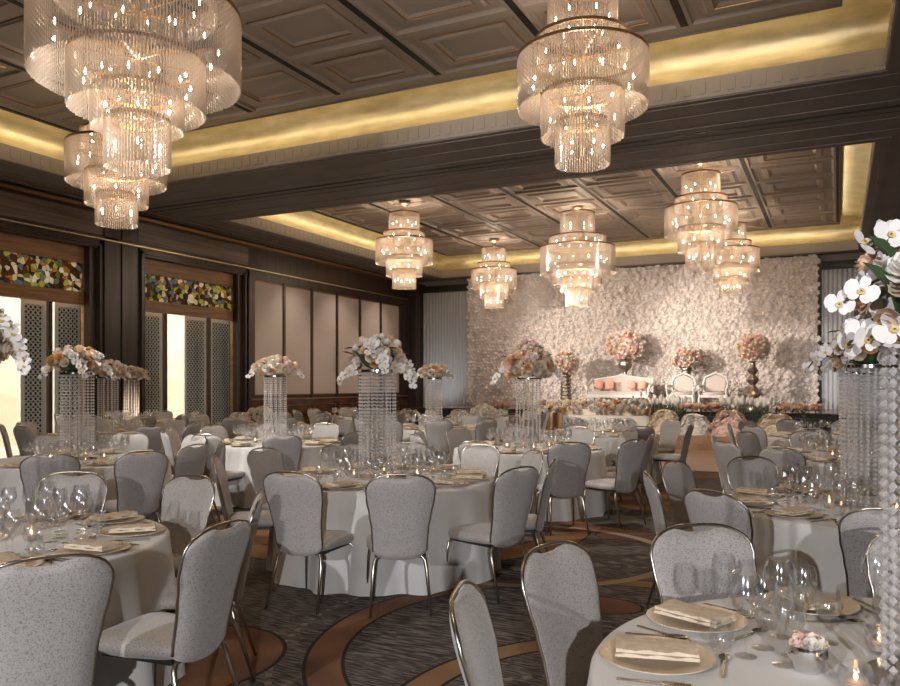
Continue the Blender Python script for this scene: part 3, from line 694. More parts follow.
def tower(t, z0, zt_, r=.15, n=26, rowz=.02, w=.009, inner=True):
    obj('mirror_base', MB().lathe([(0, z0), (r + .05, z0), (r + .05, z0 + .012), (0, z0 + .012)], 28).mesh('mirror_base', SILVERB, True), t)
    obj('top_plate', MB().lathe([(0, zt_), (r + .02, zt_), (r + .02, zt_ + .02), (0, zt_ + .02)], 28).mesh('top_plate', SILVERB, True), t)
    obj('glass_column', MB().lathe([(r * .45, z0 + .012), (r * .45, zt_)], 20).mesh('glass_column', GLASS, 'full'), t)
    mb = MB()
    for k in range(n):
        a = 2 * pi * k / n; nb = int((zt_ - z0 - .03) / rowz)
        for q in range(nb): mb.bead(r * cos(a), r * sin(a), zt_ - rowz * (q + .5), w, rowz * .46)
    if inner:
        for k in range(8):
            a = 2 * pi * k / 8; nb = int((zt_ - z0 - .03) / rowz)
            for q in range(nb): mb.bead(r * .6 * cos(a), r * .6 * sin(a), zt_ - rowz * (q + .5), w, rowz * .46)
    o = obj('crystal_strands', mb.mesh('crystal_strands', BEAD, fix=False), t); o['kind'] = 'stuff'

# ------------------------------------------------------------------ tables
def cloth_mesh(seed, r=.925):
    rr = random.Random(seed); n = 180; ph = [rr.uniform(0, 6) for _ in range(4)]; vs = []; fs = []
    rows = [(0, .757), (.5, .757), (r - .02, .757), (r - .004, .753), (r + .004, .742)]
    for rad, z in rows:
        for i in range(n): a = 2 * pi * i / n; vs.append((rad * cos(a), rad * sin(a), z))
    zs = [.68, .55, .4, .25, .1, .004]
    for z in zs:
        k = (.742 - z) / .74
        for i in range(n):
            a = 2 * pi * i / n
            w_ = .6 * sin(13 * a + ph[0] + 1.1 * sin(3 * a + ph[1])) + .25 * sin(24 * a + ph[2]) + .15 * sin(9 * a + ph[3])
            rad = r + .006 + .035 * k + .06 * k ** .8 * w_; vs.append((rad * cos(a), rad * sin(a), z))
    R_ = len(rows) + len(zs)
    for j in range(R_ - 1):
        for i in range(n): k = (i + 1) % n; fs.append((j * n + i, j * n + k, (j + 1) * n + k, (j + 1) * n + i))
    return MB().add(vs, fs).mesh('tablecloth', CLOTH, 'full')
CLM = [cloth_mesh(i) for i in range(4)]
TTOP = MB().lathe([(0, .73), (.9, .73), (.9, .752), (0, .752)], 40).mesh('tabletop', TABLEW); 
TLEG = MB().tube([(0, 0, 0), (0, 0, .73)], .02, 8).mesh('leg', DARKMET)

SIDE = ['nearest the camera', 'near right', 'right near', 'right far', 'far right', 'farthest', 'far left', 'left far', 'left near', 'near left']
SIDE = ['at near edge', 'right of near edge', 'at near right', 'at far right', 'right of far edge', 'at far edge', 'left of far edge', 'at far left', 'at near left', 'left of near edge']
def side_names(angs):
    out = {}; free = list(range(10))
    order = sorted(range(len(angs)), key=lambda i: i)
    for i in order:
        k = ((angs[i] + 90) % 360) / 36
        j = min(free, key=lambda f: min(abs(f - k), 10 - abs(f - k))); free.remove(j); out[i] = SIDE[j]
    return out
def at(c, ang, r):    # polar about a table centre, angle measured in the eye frame (90 = away)
    a = radians(ang); return room(c[0] + r * cos(a), c[1] + r * sin(a))
def reg(ph, r=1.33, n=10): return [(ph + 36 * i, r) for i in range(n)]
TABLES = [
 dict(d='nearest left table', c=(-2.4, 3.95), ch=[(-51, 1.6), (-22, 1.54), (15, 1.4), (58, 1.2), (97, 1.25)], pl=[-84, -51, -18, 17, 52, 88, 124], lod=0, cp=('orch', 1.66)),
 dict(d='nearest right table', c=(1.31, 2.05), ch=[(170, 1.3), (137, 1.27), (102, 1.29), (60, 1.32)], pl=[164, 131, 92, 58], lod=0, cp=('orchL', 1.66)),
 dict(d='large central table', c=(-.55, 6.7), ch=[(-112, 1.47), (-81, 1.52), (-44, 1.49), (-14, 1.44), (16, 1.32), (51, 1.3), (85, 1.25), (114, 1.25), (152, 1.28), (188, 1.42)], lod=0, cp=('orch', 1.66)),
 dict(d='right table behind the nearest right', c=(2.72, 5.1), ch=[(136, 1.29), (172, 1.4), (-150, 1.45), (100, 1.22), (-114, 1.47), (64, 1.3)], pl=[172, 136, 100, -150, -114, 64, 28, -80], lod=0, cp=('orch', 1.66)),
 dict(d='left table before the first window', c=(-3.95, 8.3), ch=[(-73, 1.67), (-46, 1.78), (9, 1.32), (54, 1.3), (-18, 1.5), (90, 1.3), (126, 1.3), (-108, 1.5)], lod=1, cp=('mix', 1.66)),
 dict(d='table right behind the central one', c=(.98, 9.8), ch=[(-113, 1.74), (-81, 1.72), (-50, 1.64), (20, 1.25), (55, 1.3), (90, 1.3), (125, 1.3), (160, 1.3), (197, 1.35), (-15, 1.5)], lod=1, cp=('peach', 1.62)),
 dict(d='table left behind the central one', c=(-2.41, 10.8), ch=[(-73, 1.46), (-35, 1.4), (-112, 1.3), (0, 1.3), (35, 1.3), (70, 1.3), (105, 1.3), (140, 1.3), (176, 1.35), (212, 1.35)], lod=1, cp=('cream', 1.66)),
 dict(d='third right table back', c=(4.45, 8.6), ch=[(-168, 1.6), (162, 1.3), (-138, 1.75), (118, 1.25), (-112, 1.7), (85, 1.3), (55, 1.3)], lod=1, cp=('orch', 1.66)),
 dict(d='table between stage and central table', c=(2.38, 12.66), ch=[(-110, 1.3), (-76, 1.5), (-26, 1.4), (27, 1.6), (60, 1.3), (95, 1.3), (130, 1.3), (165, 1.3), (200, 1.3)], lod=1, cp=None),
 dict(d='table by the dark pilaster', c=(-5.46, 12.5), ch=reg(-80), lod=2, cp=('cream', 1.66)),
 dict(d='corner table under the second window', c=(-6.75, 16.6), ch=reg(-60), lod=2, cp=('cream', 1.66)),
 dict(d='far left low-flowered table', c=(-3.8, 15.7), ch=reg(-95), lod=2, cp=('low', 0)),
 dict(d='table along the panelled wall', c=(-2.3, 18.9), ch=reg(-75), lod=2, cp=None),
 dict(d='table before the left curtain', c=(-.3, 14.6), ch=reg(-85, 1.4), lod=2, cp=('small', 1.66)),
 dict(d='farthest white-flowered table', c=(.75, 17.6), ch=reg(-70), lod=2, cp=('low', 0)),
 dict(d='farthest right table', c=(5.8, 11.9), ch=reg(-90), lod=2, cp=None),
]
vis = lambda x, y, z, m=25: (lambda p: p[2] > .45 and -m < p[0] < 900 + m and p[1] < 686 + m)(to_px(x, y, z))
ZT = .758
for ti, T in enumerate(TABLES):
    c = T['c']; X, Y = room(*c); d = T['d']; lod = T['lod']
    t = empty('banquet_table', (X, Y, 0)); tag(t, 'round folding table under the white cloth, ' + d, 'table', 'round banquet tables')
    obj('tabletop', TTOP, t)
    for k in range(4): a = pi / 4 + k * pi / 2; obj('leg', TLEG, t, (.6 * cos(a), .6 * sin(a), 0))
    cl = obj('tablecloth', CLM[ti % 4], None, (X, Y, 0), (0, 0, ti * 1.3)); tag(cl, 'white floor-length tablecloth on the ' + d, 'tablecloth', 'white tablecloths')
    angs = [a for a, _ in T['ch']]; names = side_names(angs)
    for i, (a, r) in enumerate(T['ch']):
        r = max(r, 1.26 if ti == 1 else 1.38) if lod == 0 else max(r, 1.48)
        bx, by = at(c, a, r); ox, oy = at(c, a, r - .34)
        if to_px(bx, by, .7)[2] < 1.2 or not (-45 < to_px(bx, by, .7)[0] < 945): continue
        jit = R.uniform(-.12, .12) if lod else R.uniform(-.04, .04)
        rz = atan2(Y - oy, X - ox) - pi / 2 + jit
        place_chair(ox, oy, rz, 'damask banquet chair %s of the %s' % (names[i], d), 'banquet chairs around the round tables')
    pa = T.get('pl') or angs
    names = side_names(pa)
    for i, a in enumerate(pa):
        A = radians(a) + TH     # room-frame angle
        def put(name, me, r, tn, dz=0, rot=0, lab='', cat='', grp='', sc=None):
            x = X + r * cos(A) - tn * sin(A); y = Y + r * sin(A) + tn * cos(A)
            if not vis(x, y, ZT): return None
            o = obj(name, me, None, (x, y, ZT + dz), (0, 0, A + pi / 2 + rot), sc); tag(o, '%s %s of the %s' % (lab, names[i], d), cat, grp); return o
        j = lambda s_=.012: R.uniform(-s_, s_)
        put('charger_plate', PLT, .745, 0, 0, 0, 'gold-toned charger plate', 'plate', 'charger plates')
        put('napkin', NAP, .745, j(), .016, R.uniform(-.12, .12), 'folded cream napkin', 'napkin', 'folded napkins')
        if lod == 0:
            put('fork', FK, .745, .19, 0, j(.05), 'slim metal fork', 'fork', 'forks')
            put('knife', KN, .745, -.18, 0, j(.05), 'slim metal knife', 'knife', 'knives')
            put('spoon', SP, .745, -.215, 0, j(.05), 'slim metal spoon', 'spoon', 'spoons')
            put('dessert_spoon', SP, .56, .0, 0, pi / 2 + j(.1), 'spoon lying crosswise', 'spoon', 'dessert spoons')
        gl = [('wine_glass', G1, .50, -.10, 'large stemmed wine glass', 'wine glasses'), ('white_wine_glass', G2, .45, -.19, 'small stemmed wine glass', 'small wine glasses'),
              ('tumbler', TUMB, .56, -.19 if lod else -.15, 'low glass tumbler', 'tumblers'), ('champagne_flute', G3, .40, -.05, 'tall slim glass', 'flutes')]
        gl.append(('water_goblet', G4, .37, -.15, 'short stemmed goblet', 'water goblets'))
        if lod == 1: gl = [gl[0], gl[1], gl[3], gl[4]]
        if lod == 2: gl = gl[:2]
        for nm, me, rr_, tn, lb, gp in gl:
            put(nm, me, rr_ + j(), tn + j() + (.03 if a % 2 else 0), 0, 0, lb, 'glass', gp)
    # votives round the centre
    if lod < 2:
        for k in range(4):
            a = .6 + k * pi / 2; x, y = X + .27 * cos(a), Y + .27 * sin(a)
            if not vis(x, y, ZT): continue
            v = empty('votive_candle', (x, y, ZT)); obj('glass_holder', VOT, v); obj('wax', WAX, v); obj('flame', FLM, v)
            q = ['right', 'far', 'left', 'near'][int((((a - TH) % (2 * pi)) + pi / 4) // (pi / 2)) % 4]
            tag(v, 'lit cut-glass votive, %s side of the %s' % (q, d), 'candle', 'votive candles')
    # centrepiece
    cp = T['cp']
    if not cp: continue
    rnd = random.Random(ti * 11 + 5); kind, zt_ = cp
    ox, oy = (0, 0)
    if ti in (0, 2): ox, oy = (-.07, -.02)
    t = empty('floral_centerpiece', (X + ox, Y + oy, 0))
    vr = Vector((CT, ST, 0)); vl = -vr; vf = Vector((-ST, CT, 0))
    if kind in ('orch', 'orchL'):
        tag(t, 'crystal tower with white orchids and peach roses on the ' + d, 'flower arrangement', 'tall crystal centrepieces')
        tower(t, ZT, zt_, .155, 24, .030, .011)
        cc = (0, 0, zt_ + .13); core(t, cc, .20, .15)
        ball(t, cc, .21, .17, 34, (3, 4, 2, 1, 3), rnd, -.5, 1.0, 7)
        if ti == 2: sp = [((.14, 0, .12), (1, 0, .1), .28, 8, .55), ((.02, -.2, .12), (.2, -.6, .3), .3, 8, .5), ((.13, -.1, .02), (.6, -.4, .2), .3, 7, .5), ((-.16, -.05, .0), (-1, -.2, .1), .2, 5, .5), ((-.02, -.2, .18), (0, -.5, .6), .3, 7, .6)]
        elif kind == 'orchL': sp = [((-.06, 0, .22), (-.5, -.2, .5), .22, 5, .5), ((-.08, .02, .16), (-.9, -.1, .2), .22, 5, .4), ((-.08, .05, .08), (-1, 0, .1), .2, 5, .5), ((-.06, -.12, .12), (-.6, -.3, .2), .2, 4, .5), ((-.1, -.05, .02), (-1, 0, .1), .14, 3, .3), ((0, -.14, .2), (-.3, -.5, .3), .2, 5, .6)]
        elif ti == 0: sp = [((.1, 0, .24), (1, 0, .1), .38, 9, .55), ((.1, .05, .18), (1, .2, -.1), .3, 7, .6), ((.05, -.1, .22), (.6, -.4, .1), .3, 7, .6)]
        else: sp = [((-.14, 0, .12), (-1, -.2, .2), .36, 8, .35), ((.1, -.15, .08), (.4, -.7, .3), .32, 8, .45), ((-.1, -.15, .16), (-.5, -.5, .4), .3, 7, .5), ((.15, 0, .1), (1, 0, .2), .3, 7, .4)]
        for st_, dr, ln, n, dp in sp:
            s_ = vr * st_[0] + vf * st_[1] + Vector((0, 0, zt_ + .02 + st_[2])); dd = vr * dr[0] + vf * dr[1] + Vector((0, 0, dr[2]))
            spray(t, s_, dd, ln, n, dp * .5, rnd, 1.0 if kind != 'orchL' else 1.05)
        if kind == 'orchL': ball(t, (vl.x * .05, vl.y * .05, zt_ + .13), .17, .13, 16, (4, 3, 1, 1, 3), rnd, -.4, 1.0, 3)
    elif kind == 'mix':
        tag(t, 'crystal tower with cream and orange flower dome on the ' + d, 'flower arrangement', 'tall crystal centrepieces')
        tower(t, ZT, zt_, .16, 22, .032, .012); cc = (0, 0, zt_ + .12); core(t, cc, .26, .14)
        ball(t, cc, .27, .16, 44, (4, 3, 1, 2, 3), rnd, -.4, 1.05, 9)
        for sg_ in (-1, 1): spray(t, vr * .18 * sg_ + Vector((0, 0, zt_ + .12)), vr * sg_ + Vector((0, 0, .15)), .26, 6, .25, rnd)
        spray(t, vf * -.2 + vr * .1 + Vector((0, 0, zt_ + .14)), vf * -.5 + vr * .5, .24, 6, .25, rnd)
    elif kind == 'peach':
        tag(t, 'crystal stand with broad peach and cream bouquet on the ' + d, 'flower arrangement', 'tall crystal centrepieces')
        tower(t, ZT, zt_, .15, 16, .03, .011, False); cc = (0, 0, zt_ + .16); core(t, cc, .28, .18, ROSES[1])
        ball(t, cc, .29, .19, 60, (4, 5, 2, 2, 1), rnd, -.5, 1.4, 6)
        ball(t, (0, 0, zt_ + .34), .17, .13, 16, (4, 0, 0, 5, 2), rnd, -.1, 1.1, 3)
        for sg_ in (-1, 1): spray(t, vr * .22 * sg_ + Vector((0, 0, zt_ + .14)), vr * sg_ + Vector((0, 0, .2)), .3, 6, .3, rnd, 1.1)
    elif kind in ('cream', 'small'):
        tag(t, ('crystal strands under a cream flower dome on the ' if kind == 'cream' else 'crystal strands under an amber flower dome on the ') + d, 'flower arrangement', 'tall crystal centrepieces')
        tower(t, ZT, zt_, .15, 16, .03, .011); cc = (0, 0, zt_ + .11); core(t, cc, .26, .13, ROSES[0])
        ball(t, cc, .27, .15, 34, (5, 2, 0, 3, 2) if kind == 'cream' else (3, 4, 2, 0, 2), rnd, -.35, 1.2, 3)
        for sg_ in (-1, 1): spray(t, vr * .2 * sg_ + Vector((0, 0, zt_ + .1)), vr * sg_ + Vector((0, 0, .2)), .2, 4, .3, rnd)
    else:
        tag(t, 'low mound of cream and white roses on the ' + d, 'flower arrangement', 'low centrepieces')
        cc = (0, 0, ZT + .17); core(t, cc, .24, .15, ROSES[0]); obj('silver_bowl', BOWL, t, (0, 0, ZT), None, (1.6, 1.6, 1))
        ball(t, cc, .26, .16, 34, (3, 0, 0, 3, 5) if ti != 14 else (1, 0, 0, 0, 6), rnd, -.4, 1.2, 3)
    # small bowl of roses beside tall pieces on near tables
    if lod == 0:
        for k, ang in enumerate((-65, 160)):
            x, y = at(c, ang, .34)
            if not vis(x, y, ZT): continue
            v = empty('rose_bowl', (x, y, ZT)); obj('silver_bowl', BOWL, v)
            for q in range(5): aa = q * 1.26; obj('rose', ROSEM[(0, 3, 1, 3, 4)[q]], v, (.027 * cos(aa), .027 * sin(aa), .075), aim((cos(aa) * .7, sin(aa) * .7, 1)), (.6,) * 3)
            tag(v, 'silver bowl of blush roses, %s side, on the %s' % (['near', 'left'][k], d), 'flower bowl', 'small rose bowls')

# ------------------------------------------------------------------ stage furniture and flowers
SZ = .81
def vase(x, y, z, prof, label, br, n, flower_z, rz_=None, stuff=(2, 2, 0, 5, 3)):
    t = empty('flower_vase', (x, y, z)); tag(t, label, 'vase of flowers', 'stage flower vases')
    obj('vase', MB().lathe(prof, 28).mesh('vase', SILVERV, True), t)
    rnd = random.Random(int(x * -100)); cc = (0, 0, flower_z); core(t, cc, br, rz_ or br, ROSES[3])
    ball(t, cc, br, rz_ or br, n, stuff, rnd, -.8, 1.9, 14)
def ribs(r0, r1, h, n, z0=0):
    p = [(0, z0)]
    for i in range(n):
        a = i / n; r = r0 + (r1 - r0) * a; z = z0 + h * a; dz = h / n
        p += [(r * .82, z), (r, z + dz * .3), (r, z + dz * .65), (r * .82, z + dz * .95)]
    p += [(r1, z0 + h), (r1 * .8, z0 + h)]; return p
def console(x, y, w, d_, h, label):
    t = empty('console_table', (x, y, SZ)); tag(t, label, 'console table')
    obj('table_top', MB().box(-w / 2, w / 2, -d_ / 2, d_ / 2, h - .06, h).box(-w / 2 + .04, w / 2 - .04, -d_ / 2 + .03, d_ / 2 - .03, h - .18, h - .06).mesh('table_top', WHITEP), t)
    for sx in (-1, 1):
        for sy in (-1, 1): obj('leg', MB().lathe([(.03, 0), (.022, .1), (.035, h * .45), (.022, h * .6), (.035, h - .18)], 10, cx=sx * (w / 2 - .07), cy=sy * (d_ / 2 - .06)).mesh('leg', WHITEP, True), t)
YS = 25.2
console(-6.35, 25.68, 1.75, .4, .96, 'white console table carrying the big urn behind the settee')
vase(-6.27, 25.65, SZ + .96, [(0, 0), (.15, 0), (.15, .03), (.06, .08), (.045, .2), (.1, .26), (.2, .34), (.235, .45), (.20, .56), (.24, .62), (.26, .64), (.2, .64)],
     'silver urn with the largest blush bouquet above the peach settee', .58, 98, 1.05, .48)
vase(-8.16, YS, SZ, [(q[0], q[1]) for q in ribs(.2, .17, 1.12, 9)], 'ribbed silver column vase with bouquet left of the settee', .38, 75, 1.45, .38)
console(-4.33, 25.75, .5, .4, .75, 'white stand between the two armchairs holding a ridged vase')
vase(-4.33, 25.75, SZ + .75, ribs(.09, .2, .55, 6), 'tapering ridged silver vase with bouquet behind the left armchair', .4, 80, .84, .34)
vase(-2.3, YS, SZ, [(0, 0), (.2, 0), (.2, .04), (.16, .1), (.2, .2), (.3, .34), (.31, .46), (.22, .58), (.09, .68), (.07, .74), (.15, .82), (.19, .9), (.14, .98), (.07, 1.05), (.12, 1.12), (.17, 1.18), (.12, 1.24), (.08, 1.3), (.07, 1.4), (.12, 1.46), (.08, 1.46)],
     'tall bulbous silver baluster vase with bouquet right of the armchairs', .42, 90, 1.86, .4)
def armchair(x, y, label):
    t = empty('armchair', (x, y, SZ)); tag(t, label, 'armchair', 'white carved armchairs')
    for sx in (-1, 1):
        for sy in (-1, 1): obj('leg', MB().tube([(sx * .36, sy * .3, .42), (sx * .39, sy * .33, .3), (sx * .36, sy * .31, .12), (sx * .39, sy * .34, 0)], [.035, .04, .025, .02], 8).mesh('leg', WHITEP, True), t)
    obj('seat', MB().box(-.38, .38, -.33, .33, .36, .44).mesh('seat', WHITEP), t); obj('cushion', MB().lathe([(.0, .53), (.30, .53), (.36, .49), (.36, .44)], 24).mesh('cushion', CREAMF, True), t)
    for sx in (-1, 1): obj('arm', MB().tube([(sx * .37, .3, .72), (sx * .42, .05, .72), (sx * .42, -.28, .69), (sx * .40, -.34, .62), (sx * .39, -.26, .42)], [.03, .035, .04, .035, .03], 8).mesh('arm', WHITEP, True), t)
    b = MB(); pr = [(-.33, .5), (-.36, .8), (-.30, .98), (-.12, 1.06), (0, 1.12), (.12, 1.06), (.30, .98), (.36, .8), (.33, .5), (-.33, .5)]
    b.tube([(u, .33, z) for u, z in pr], .035, 8); obj('back_rim', b.mesh('back_rim', WHITEP, True), t)
    vs = [(u * .8, .30, .55 + (z - .5) * .82) for u, z in pr[:-1]] + [(u * .8, .36, .55 + (z - .5) * .82) for u, z in pr[:-1]]; n = 9
    obj('backrest', MB().add(vs, [tuple(range(n)), tuple(range(n, 2 * n))] + [(i, (i + 1) % n, n + (i + 1) % n, n + i) for i in range(n)]).mesh('backrest', CREAMF), t)
    return t
armchair(-4.33, 24.9, 'white carved armchair on stage, left one of the pair')
a2 = armchair(-3.38, 24.9, 'white carved armchair on stage, right one beside the baluster vase')
def settee(x, y):
    t = empty('settee', (x, y, SZ)); tag(t, 'white carved settee with peach cushions on the stage', 'sofa')
    w = .98
    for sx in (-1, 0, 1):
        for sy in (-1, 1): obj('leg', MB().tube([(sx * (w - .06), sy * .32, .4), (sx * (w - .03), sy * .34, .25), (sx * (w - .05), sy * .33, 0)], [.035, .03, .02], 8).mesh('leg', WHITEP, True), t)
    obj('seat', MB().box(-w, w, -.38, .38, .34, .44).mesh('seat', WHITEP), t); obj('seat_cushion', MB().box(-w + .05, w - .05, -.36, .28, .44, .54).mesh('seat_cushion', CREAMF), t)
    for sx in (-1, 1): obj('arm', MB().tube([(sx * w, .35, .95), (sx * (w + .05), .1, .78), (sx * (w + .04), -.32, .7), (sx * w, -.36, .58), (sx * w, -.3, .42)], [.04, .04, .045, .04, .035], 8).mesh('arm', WHITEP, True), t)
    pr = [(-w, .5), (-w, .92), (-.6, .96), (-.2, 1.02), (0, 1.08), (.2, 1.02), (.6, .96), (w, .92), (w, .5)]; n = 9
    vs = [(u * .98, .32, z) for u, z in pr] + [(u * .98, .38, z) for u, z in pr]
    obj('backrest', MB().add(vs, [tuple(range(n)), tuple(range(n, 2 * n))] + [(i, (i + 1) % n, n + (i + 1) % n, n + i) for i in range(n)]).mesh('backrest', CREAMF), t)
    obj('back_rim', MB().tube([(u, .35, z) for u, z in pr], .035, 8).mesh('back_rim', WHITEP, True), t)
    return t
settee(-6.27, 24.9)
CUSH = MB().lathe([(0, -.06), (.1, -.055), (.19, -.02), (.2, 0), (.19, .02), (.1, .055), (0, .06)], 4).mesh('cushion', PEACHF, 'full')
for i, (dx, w) in enumerate([(-.72, 1), (-.35, 1), (.35, .9), (.68, .9)]):
    o = obj('cushion', CUSH, None, (-6.27 + dx, 25.02, SZ + .745), (radians(78), 0, 0), (w, w, 1)); o.rotation_euler = (radians(80), radians(45), 0); 
    tag(o, 'peach velvet cushion, %s on the white settee' % ['leftmost', 'second from left', 'third from left', 'rightmost'][i], 'cushion', 'peach cushions')
# head table with garland and copper pot
HX0, HX1, HY = -7.7, -4.4, 20.9
t = empty('head_table', ((HX0 + HX1) / 2, HY, 0)); tag(t, 'long white-draped head table in front of the stage', 'table')
w = (HX1 - HX0) / 2; n = 140; vs = []
for z, k in ((0.0, 1), (.74, .15)):
    for i in range(n):
        a = 2 * pi * i / n; ex = .25; x = w * math.copysign(abs(cos(a)) ** ex, cos(a)); y_ = .4 * math.copysign(abs(sin(a)) ** ex, sin(a)); q = 1 + .03 * k * sin(i * 1.1); vs.append((x, y_ * q, z))
obj('table_skirt', MB().add(vs, [(i, (i + 1) % n, n + (i + 1) % n, n + i) for i in range(n)] + [tuple(range(n, 2 * n))]).mesh('table_skirt', CLOTH, 'full'), t)
t = empty('flower_garland', ((HX0 + HX1) / 2, HY - .1, .745)); tag(t, 'long garland of cream, amber and green flowers along the head table', 'flower arrangement')
rnd = random.Random(8)
obj('foliage_bed', MB().box(-w + .05, w - .05, -.16, .16, 0, .14).mesh('foliage_bed', ROSES[0]), t)
for i in range(98):
    x = rnd.uniform(-w + .05, w - .05); a = rnd.uniform(-.5, pi * .75); rr_ = .24
    obj('rose', ROSEM[rnd.choices(range(5), (6, 1, 1, 0, 5))[0]], t, (x, -rr_ * cos(a) * .9, .10 + .26 * max(0, sin(a)) * rnd.uniform(.7, 1.15)), aim((rnd.uniform(-.4, .4), -cos(a), sin(a) + .3)), (2.0,) * 3)
for i in range(30):
    obj('leaf', LEAFM, t, (rnd.uniform(-w, w), rnd.uniform(-.22, .1), rnd.uniform(.1, .34)), (rnd.uniform(-.5, 1), 0, rnd.uniform(0, 6)), (1.2,) * 3)
t = empty('copper_planter', (-6.93, 20.15, 0)); tag(t, 'ribbed copper cylinder pot in front of the head table', 'planter')
obj('pot', MB().lathe([(0, 0), (.26, 0), (.28, .8), (.25, .8), (.24, .1), (0, .1)], 30).mesh('pot', COPPER, True), t)
ball(t, (0, 0, .85), .24, .12, 16, (4, 1, 2, 0, 3), rnd, .0, 1.5, 10)
for i, (x, y_) in enumerate([(-7.5, 20.95), (-7.2, 21.1), (-4.7, 20.95), (-4.95, 21.1)]):
    t = empty('candle_stand', (x, y_, .745)); tag(t, 'slim glass candle stand at the %s of the head table, %s one' % (['left end', 'left end', 'right end', 'right end'][i], ['outer', 'inner', 'outer', 'inner'][i]), 'candlestick', 'glass candle stands')
    h = .52 if i % 2 == 0 else .42
    obj('stand', MB().lathe([(0, 0), (.06, 0), (.05, .01), (.012, .03), (.012, h - .02), (.035, h), (0, h)], 14).mesh('stand', BEAD, True), t)
    obj('candle', MB().lathe([(0, h), (.025, h), (.025, h + .1), (0, h + .1)], 12).mesh('candle', CREAMF, True), t)
# flower beds in front of the stage
def bed(x, y_, w_, kind, label, z=.62):
    t = empty('flower_bed', (x, y_, 0)); tag(t, label, 'flower box', 'flower boxes before the stage')
    obj('planter_box', MB().box(-w_ / 2, w_ / 2, -.16, .16, 0, z).mesh('planter_box', BLACK), t)
    rnd = random.Random(int(x * 50)); nn = int(w_ * 45)
    for i in range(min(nn, 95)):
        xx = rnd.uniform(-w_ / 2, w_ / 2); yy = rnd.uniform(-.15, .12); h = z + rnd.uniform(.18, .36)
        if kind == 'tulip':
            obj('tulip', TULIP, t, (xx * 1.1, yy - .03, z + .0), (rnd.uniform(-.1, .25), rnd.uniform(-.3, .3) + xx * .3, 0), (1, 1, rnd.uniform(.85, 1.15)))
        else: obj('rose', ROSEM[1 if rnd.random() < .45 else 3], t, (xx, yy, z + rnd.uniform(.2, .3)), aim((rnd.uniform(-.3, .3), -.6, .8)), (1.5,) * 3)
    for i in range(12): obj('leaf', LEAFM, t, (rnd.uniform(-w_ / 2, w_ / 2), rnd.uniform(-.17, .1), z + rnd.uniform(0, .12)), (rnd.uniform(.3, 1.3), 0, rnd.uniform(0, 6)), (1.5,) * 3)
tm = MB(); tm.cm = 0; tm.lathe([(.015, .26), (.042, .30), (.048, .35), (.034, .42), (.008, .46)], 8); tm.cm = 1; tm.tube([(0, 0, 0), (0, 0, .3)], .006, 5); tm.add([(-.01, 0, 0), (.01, 0, 0), (.02, -.02, .1), (0.035, -.03, .19), (.0, -.015, .1)], [(0, 1, 2, 3, 4)])
TULIP = tm.mesh('tulip', [ROSES[4], LEAF], 'full', fix=False)
bed(-4.0, 21.0, .75, 'tulip', 'box of white tulips nearest the head table', .80)
bed(-3.15, 20.8, .95, 'rose', 'long box of pink roses between the two tulip boxes', .74)
bed(-2.05, 20.5, 1.0, 'tulip', 'box of white tulips left of the right-hand pink roses', .80)
bed(-.85, 20.3, .95, 'rose', 'box of pink roses nearest the right curtain', .76)
bed(-9.2, 21.6, 1.0, 'rose', 'box of pale pink roses left of the head table', .70)
# hydrangea mounds
def mound(x, y_, w_, h_, m, label):
    mb = MB(); rnd = random.Random(int(x * 77)); N = int(w_ * 1500)
    for i in range(N):
        a = rnd.uniform(0, 2 * pi); ph = rnd.uniform(0, pi / 2) ** .9; k = 1 + .12 * sin(a * 5) * sin(ph * 4)
        d_ = Vector((cos(a) * sin(ph), sin(a) * sin(ph), cos(ph))); q = Vector((d_.x * w_ / 2 * k, d_.y * .28 * k, d_.z * h_ * k))
        M_ = Matrix.Translation(q) @ aim(d_ + Vector((rnd.uniform(-.4, .4),) * 3)).to_matrix().to_4x4() @ Matrix.Scale(rnd.uniform(.035, .06), 4)
        for kk in range(4):
            b = pi / 2 * kk; mb.add([(0, 0, 0), (.8 * cos(b - .5), .8 * sin(b - .5), .25), (1.1 * cos(b), 1.1 * sin(b), .3), (.8 * cos(b + .5), .8 * sin(b + .5), .25)], [(0, 1, 2, 3)], M_)
    t = empty('hydrangea_mound', (x, y_, 0)); tag(t, label, 'flowers', 'hydrangea mounds before the stage')
    o = obj('florets', mb.mesh('florets', m, fix=False), t); o['kind'] = 'stuff'
    obj('foliage_core', MB().lathe([(w_ * .4, 0), (w_ * .38, h_ * .5), (w_ * .2, h_ * .8), (0, h_ * .88)], 16, Matrix.Scale(.56 / w_, 4, (0, 1, 0))).mesh('foliage_core', m, True), t)
mound(-3.95, 20.25, 1.0, .84, ROSES[0], 'cream hydrangea mound beside the head table')
mound(-3.2, 20.1, 1.0, .76, ROSES[4], 'white hydrangea mound below the first pink rose box')
mound(-2.35, 19.95, 1.1, .86, ROSES[3], 'large blush hydrangea mound in the middle before the stage')
mound(-1.3, 19.7, 1.2, .8, ROSES[0], 'cream hydrangea mound below the right tulip box')
mound(-9.0, 21.0, 1.0, .74, ROSES[4], 'white hydrangea mound left of the head table')

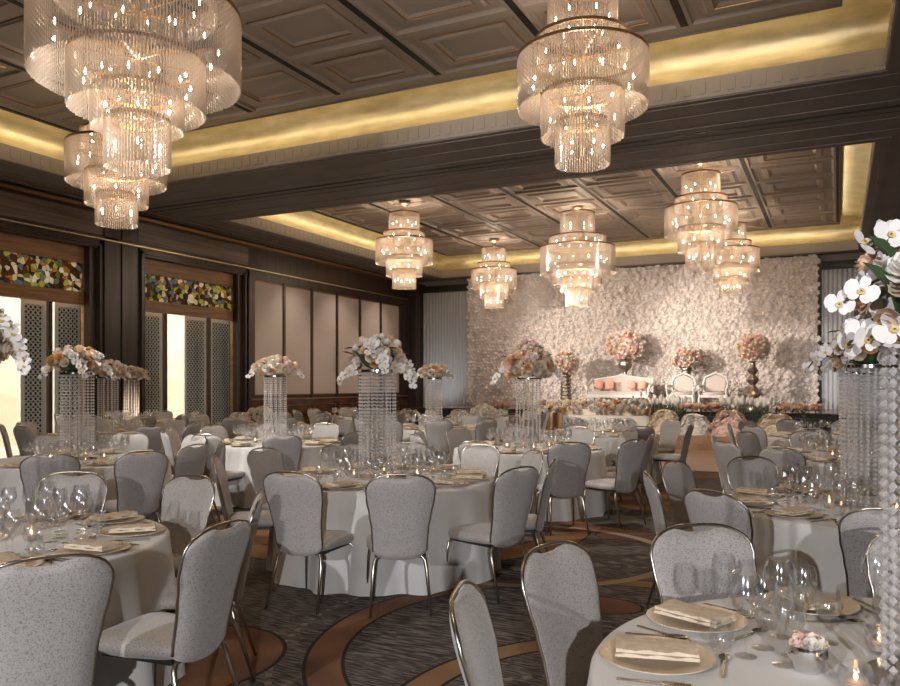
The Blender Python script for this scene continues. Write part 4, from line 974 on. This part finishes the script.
# ------------------------------------------------------------------ light
def spot(loc, target, power, angle, col=(1, .95, .9), blend=.5, size=.06):
    L = bpy.data.lights.new('unseen_spot', 'SPOT'); L.energy = power; L.spot_size = radians(angle); L.spot_blend = blend; L.color = col; L.shadow_soft_size = size
    o = bpy.data.objects.new('unseen_spot', L); COL.objects.link(o); o.location = loc
    o.rotation_euler = (Vector(target) - Vector(loc)).to_track_quat('-Z', 'Y').to_euler(); return o
lx, ly = room(-4.3, -4.4)
spot((lx, ly, 3.3), (*room(-.3, 6.5), .7), 1300, 60, (.94, .95, 1.0), .5, .05)
lx, ly = room(.1, -4.4)
spot((lx, ly, 2.35), (*room(.4, 6.5), .9), 1050, 62, (.97, .97, 1.0), .5, .05)
spot((-9.5, 4.0, 5.4), (*room(2.5, 12.5), .3), 1500, 70, (1, .97, .93), .6, .06)  # unseen spot added to keep the far tables bright
spot((-12.3, 18.8, 3.75), (-6.9, 26.6, 2.3), 2300, 52, (1, .90, .81), .9, .08)
spot((-7.9, 18.8, 3.75), (-3.0, 26.6, 2.3), 2300, 50, (1, .90, .81), .9, .08)
spot((-6.5, 14.6, 3.9), (-6.5, 26.6, 3.4), 1000, 60, (1, .90, .81), 1.0, .4)
for y_ in (19.0, 21.5, 24.0): spot((-13.3, y_, 5.5), (-14.9, y_, 1.9), 130, 75, (1, .88, .76), 1.0, .1)  # unseen washers added to brighten the wall panels
spot((-13.4, 24.6, .5), (-13.4, 26.7, 1.9), 110, 60, (.92, .96, 1), 1.0, .1)  # unseen uplight added to brighten the lower left curtain
spot((-9.5, 14.4, 5.45), (-5.2, 20.6, .9), 900, 42, (1, .90, .78), .9, .08)  # added spot without a fixture, lifts the garland out of shade
spot((-1.5, 14.4, 5.45), (-2.4, 20.2, .8), 450, 40, (1, .90, .82), .9, .08)  # added spot without a fixture, brightens the flower boxes
spot((1.0, 24.2, .5), (.6, 26.7, 1.9), 150, 70, (.92, .96, 1), 1.0, .1)  # unseen uplight added for the right curtain
for by in (5.7, 20.7):
    for bx in (-11.2, -6.4, -1.8):
        for dy in (-3.6, 3.6):
            spot((bx, by + dy, 6.33), (bx, by + dy, 0), 160, 150, (1, .74, .50), 1.0, .25)  # unseen overhead fill, added to raise the warm ambient light
W = bpy.data.worlds.new('world'); S.world = W; W.use_nodes = True
W.node_tree.nodes['Background'].inputs[0].default_value = (1, .93, .8, 1); W.node_tree.nodes['Background'].inputs[1].default_value = 5

vs_ = S.view_settings; vs_.view_transform = 'Standard'; vs_.look = 'None'; vs_.gamma = 1; vs_.use_curve_mapping = False; vs_.exposure = .35
S.cycles.max_bounces = 8; S.cycles.diffuse_bounces = 4; S.cycles.glossy_bounces = 3; S.cycles.transparent_max_bounces = 24
S.cycles.sample_clamp_indirect = 4; S.cycles.use_light_tree = True
print('OBJS', len(bpy.data.objects), 'faces', sum(len(o.data.polygons) for o in bpy.data.objects if o.type == 'MESH'))
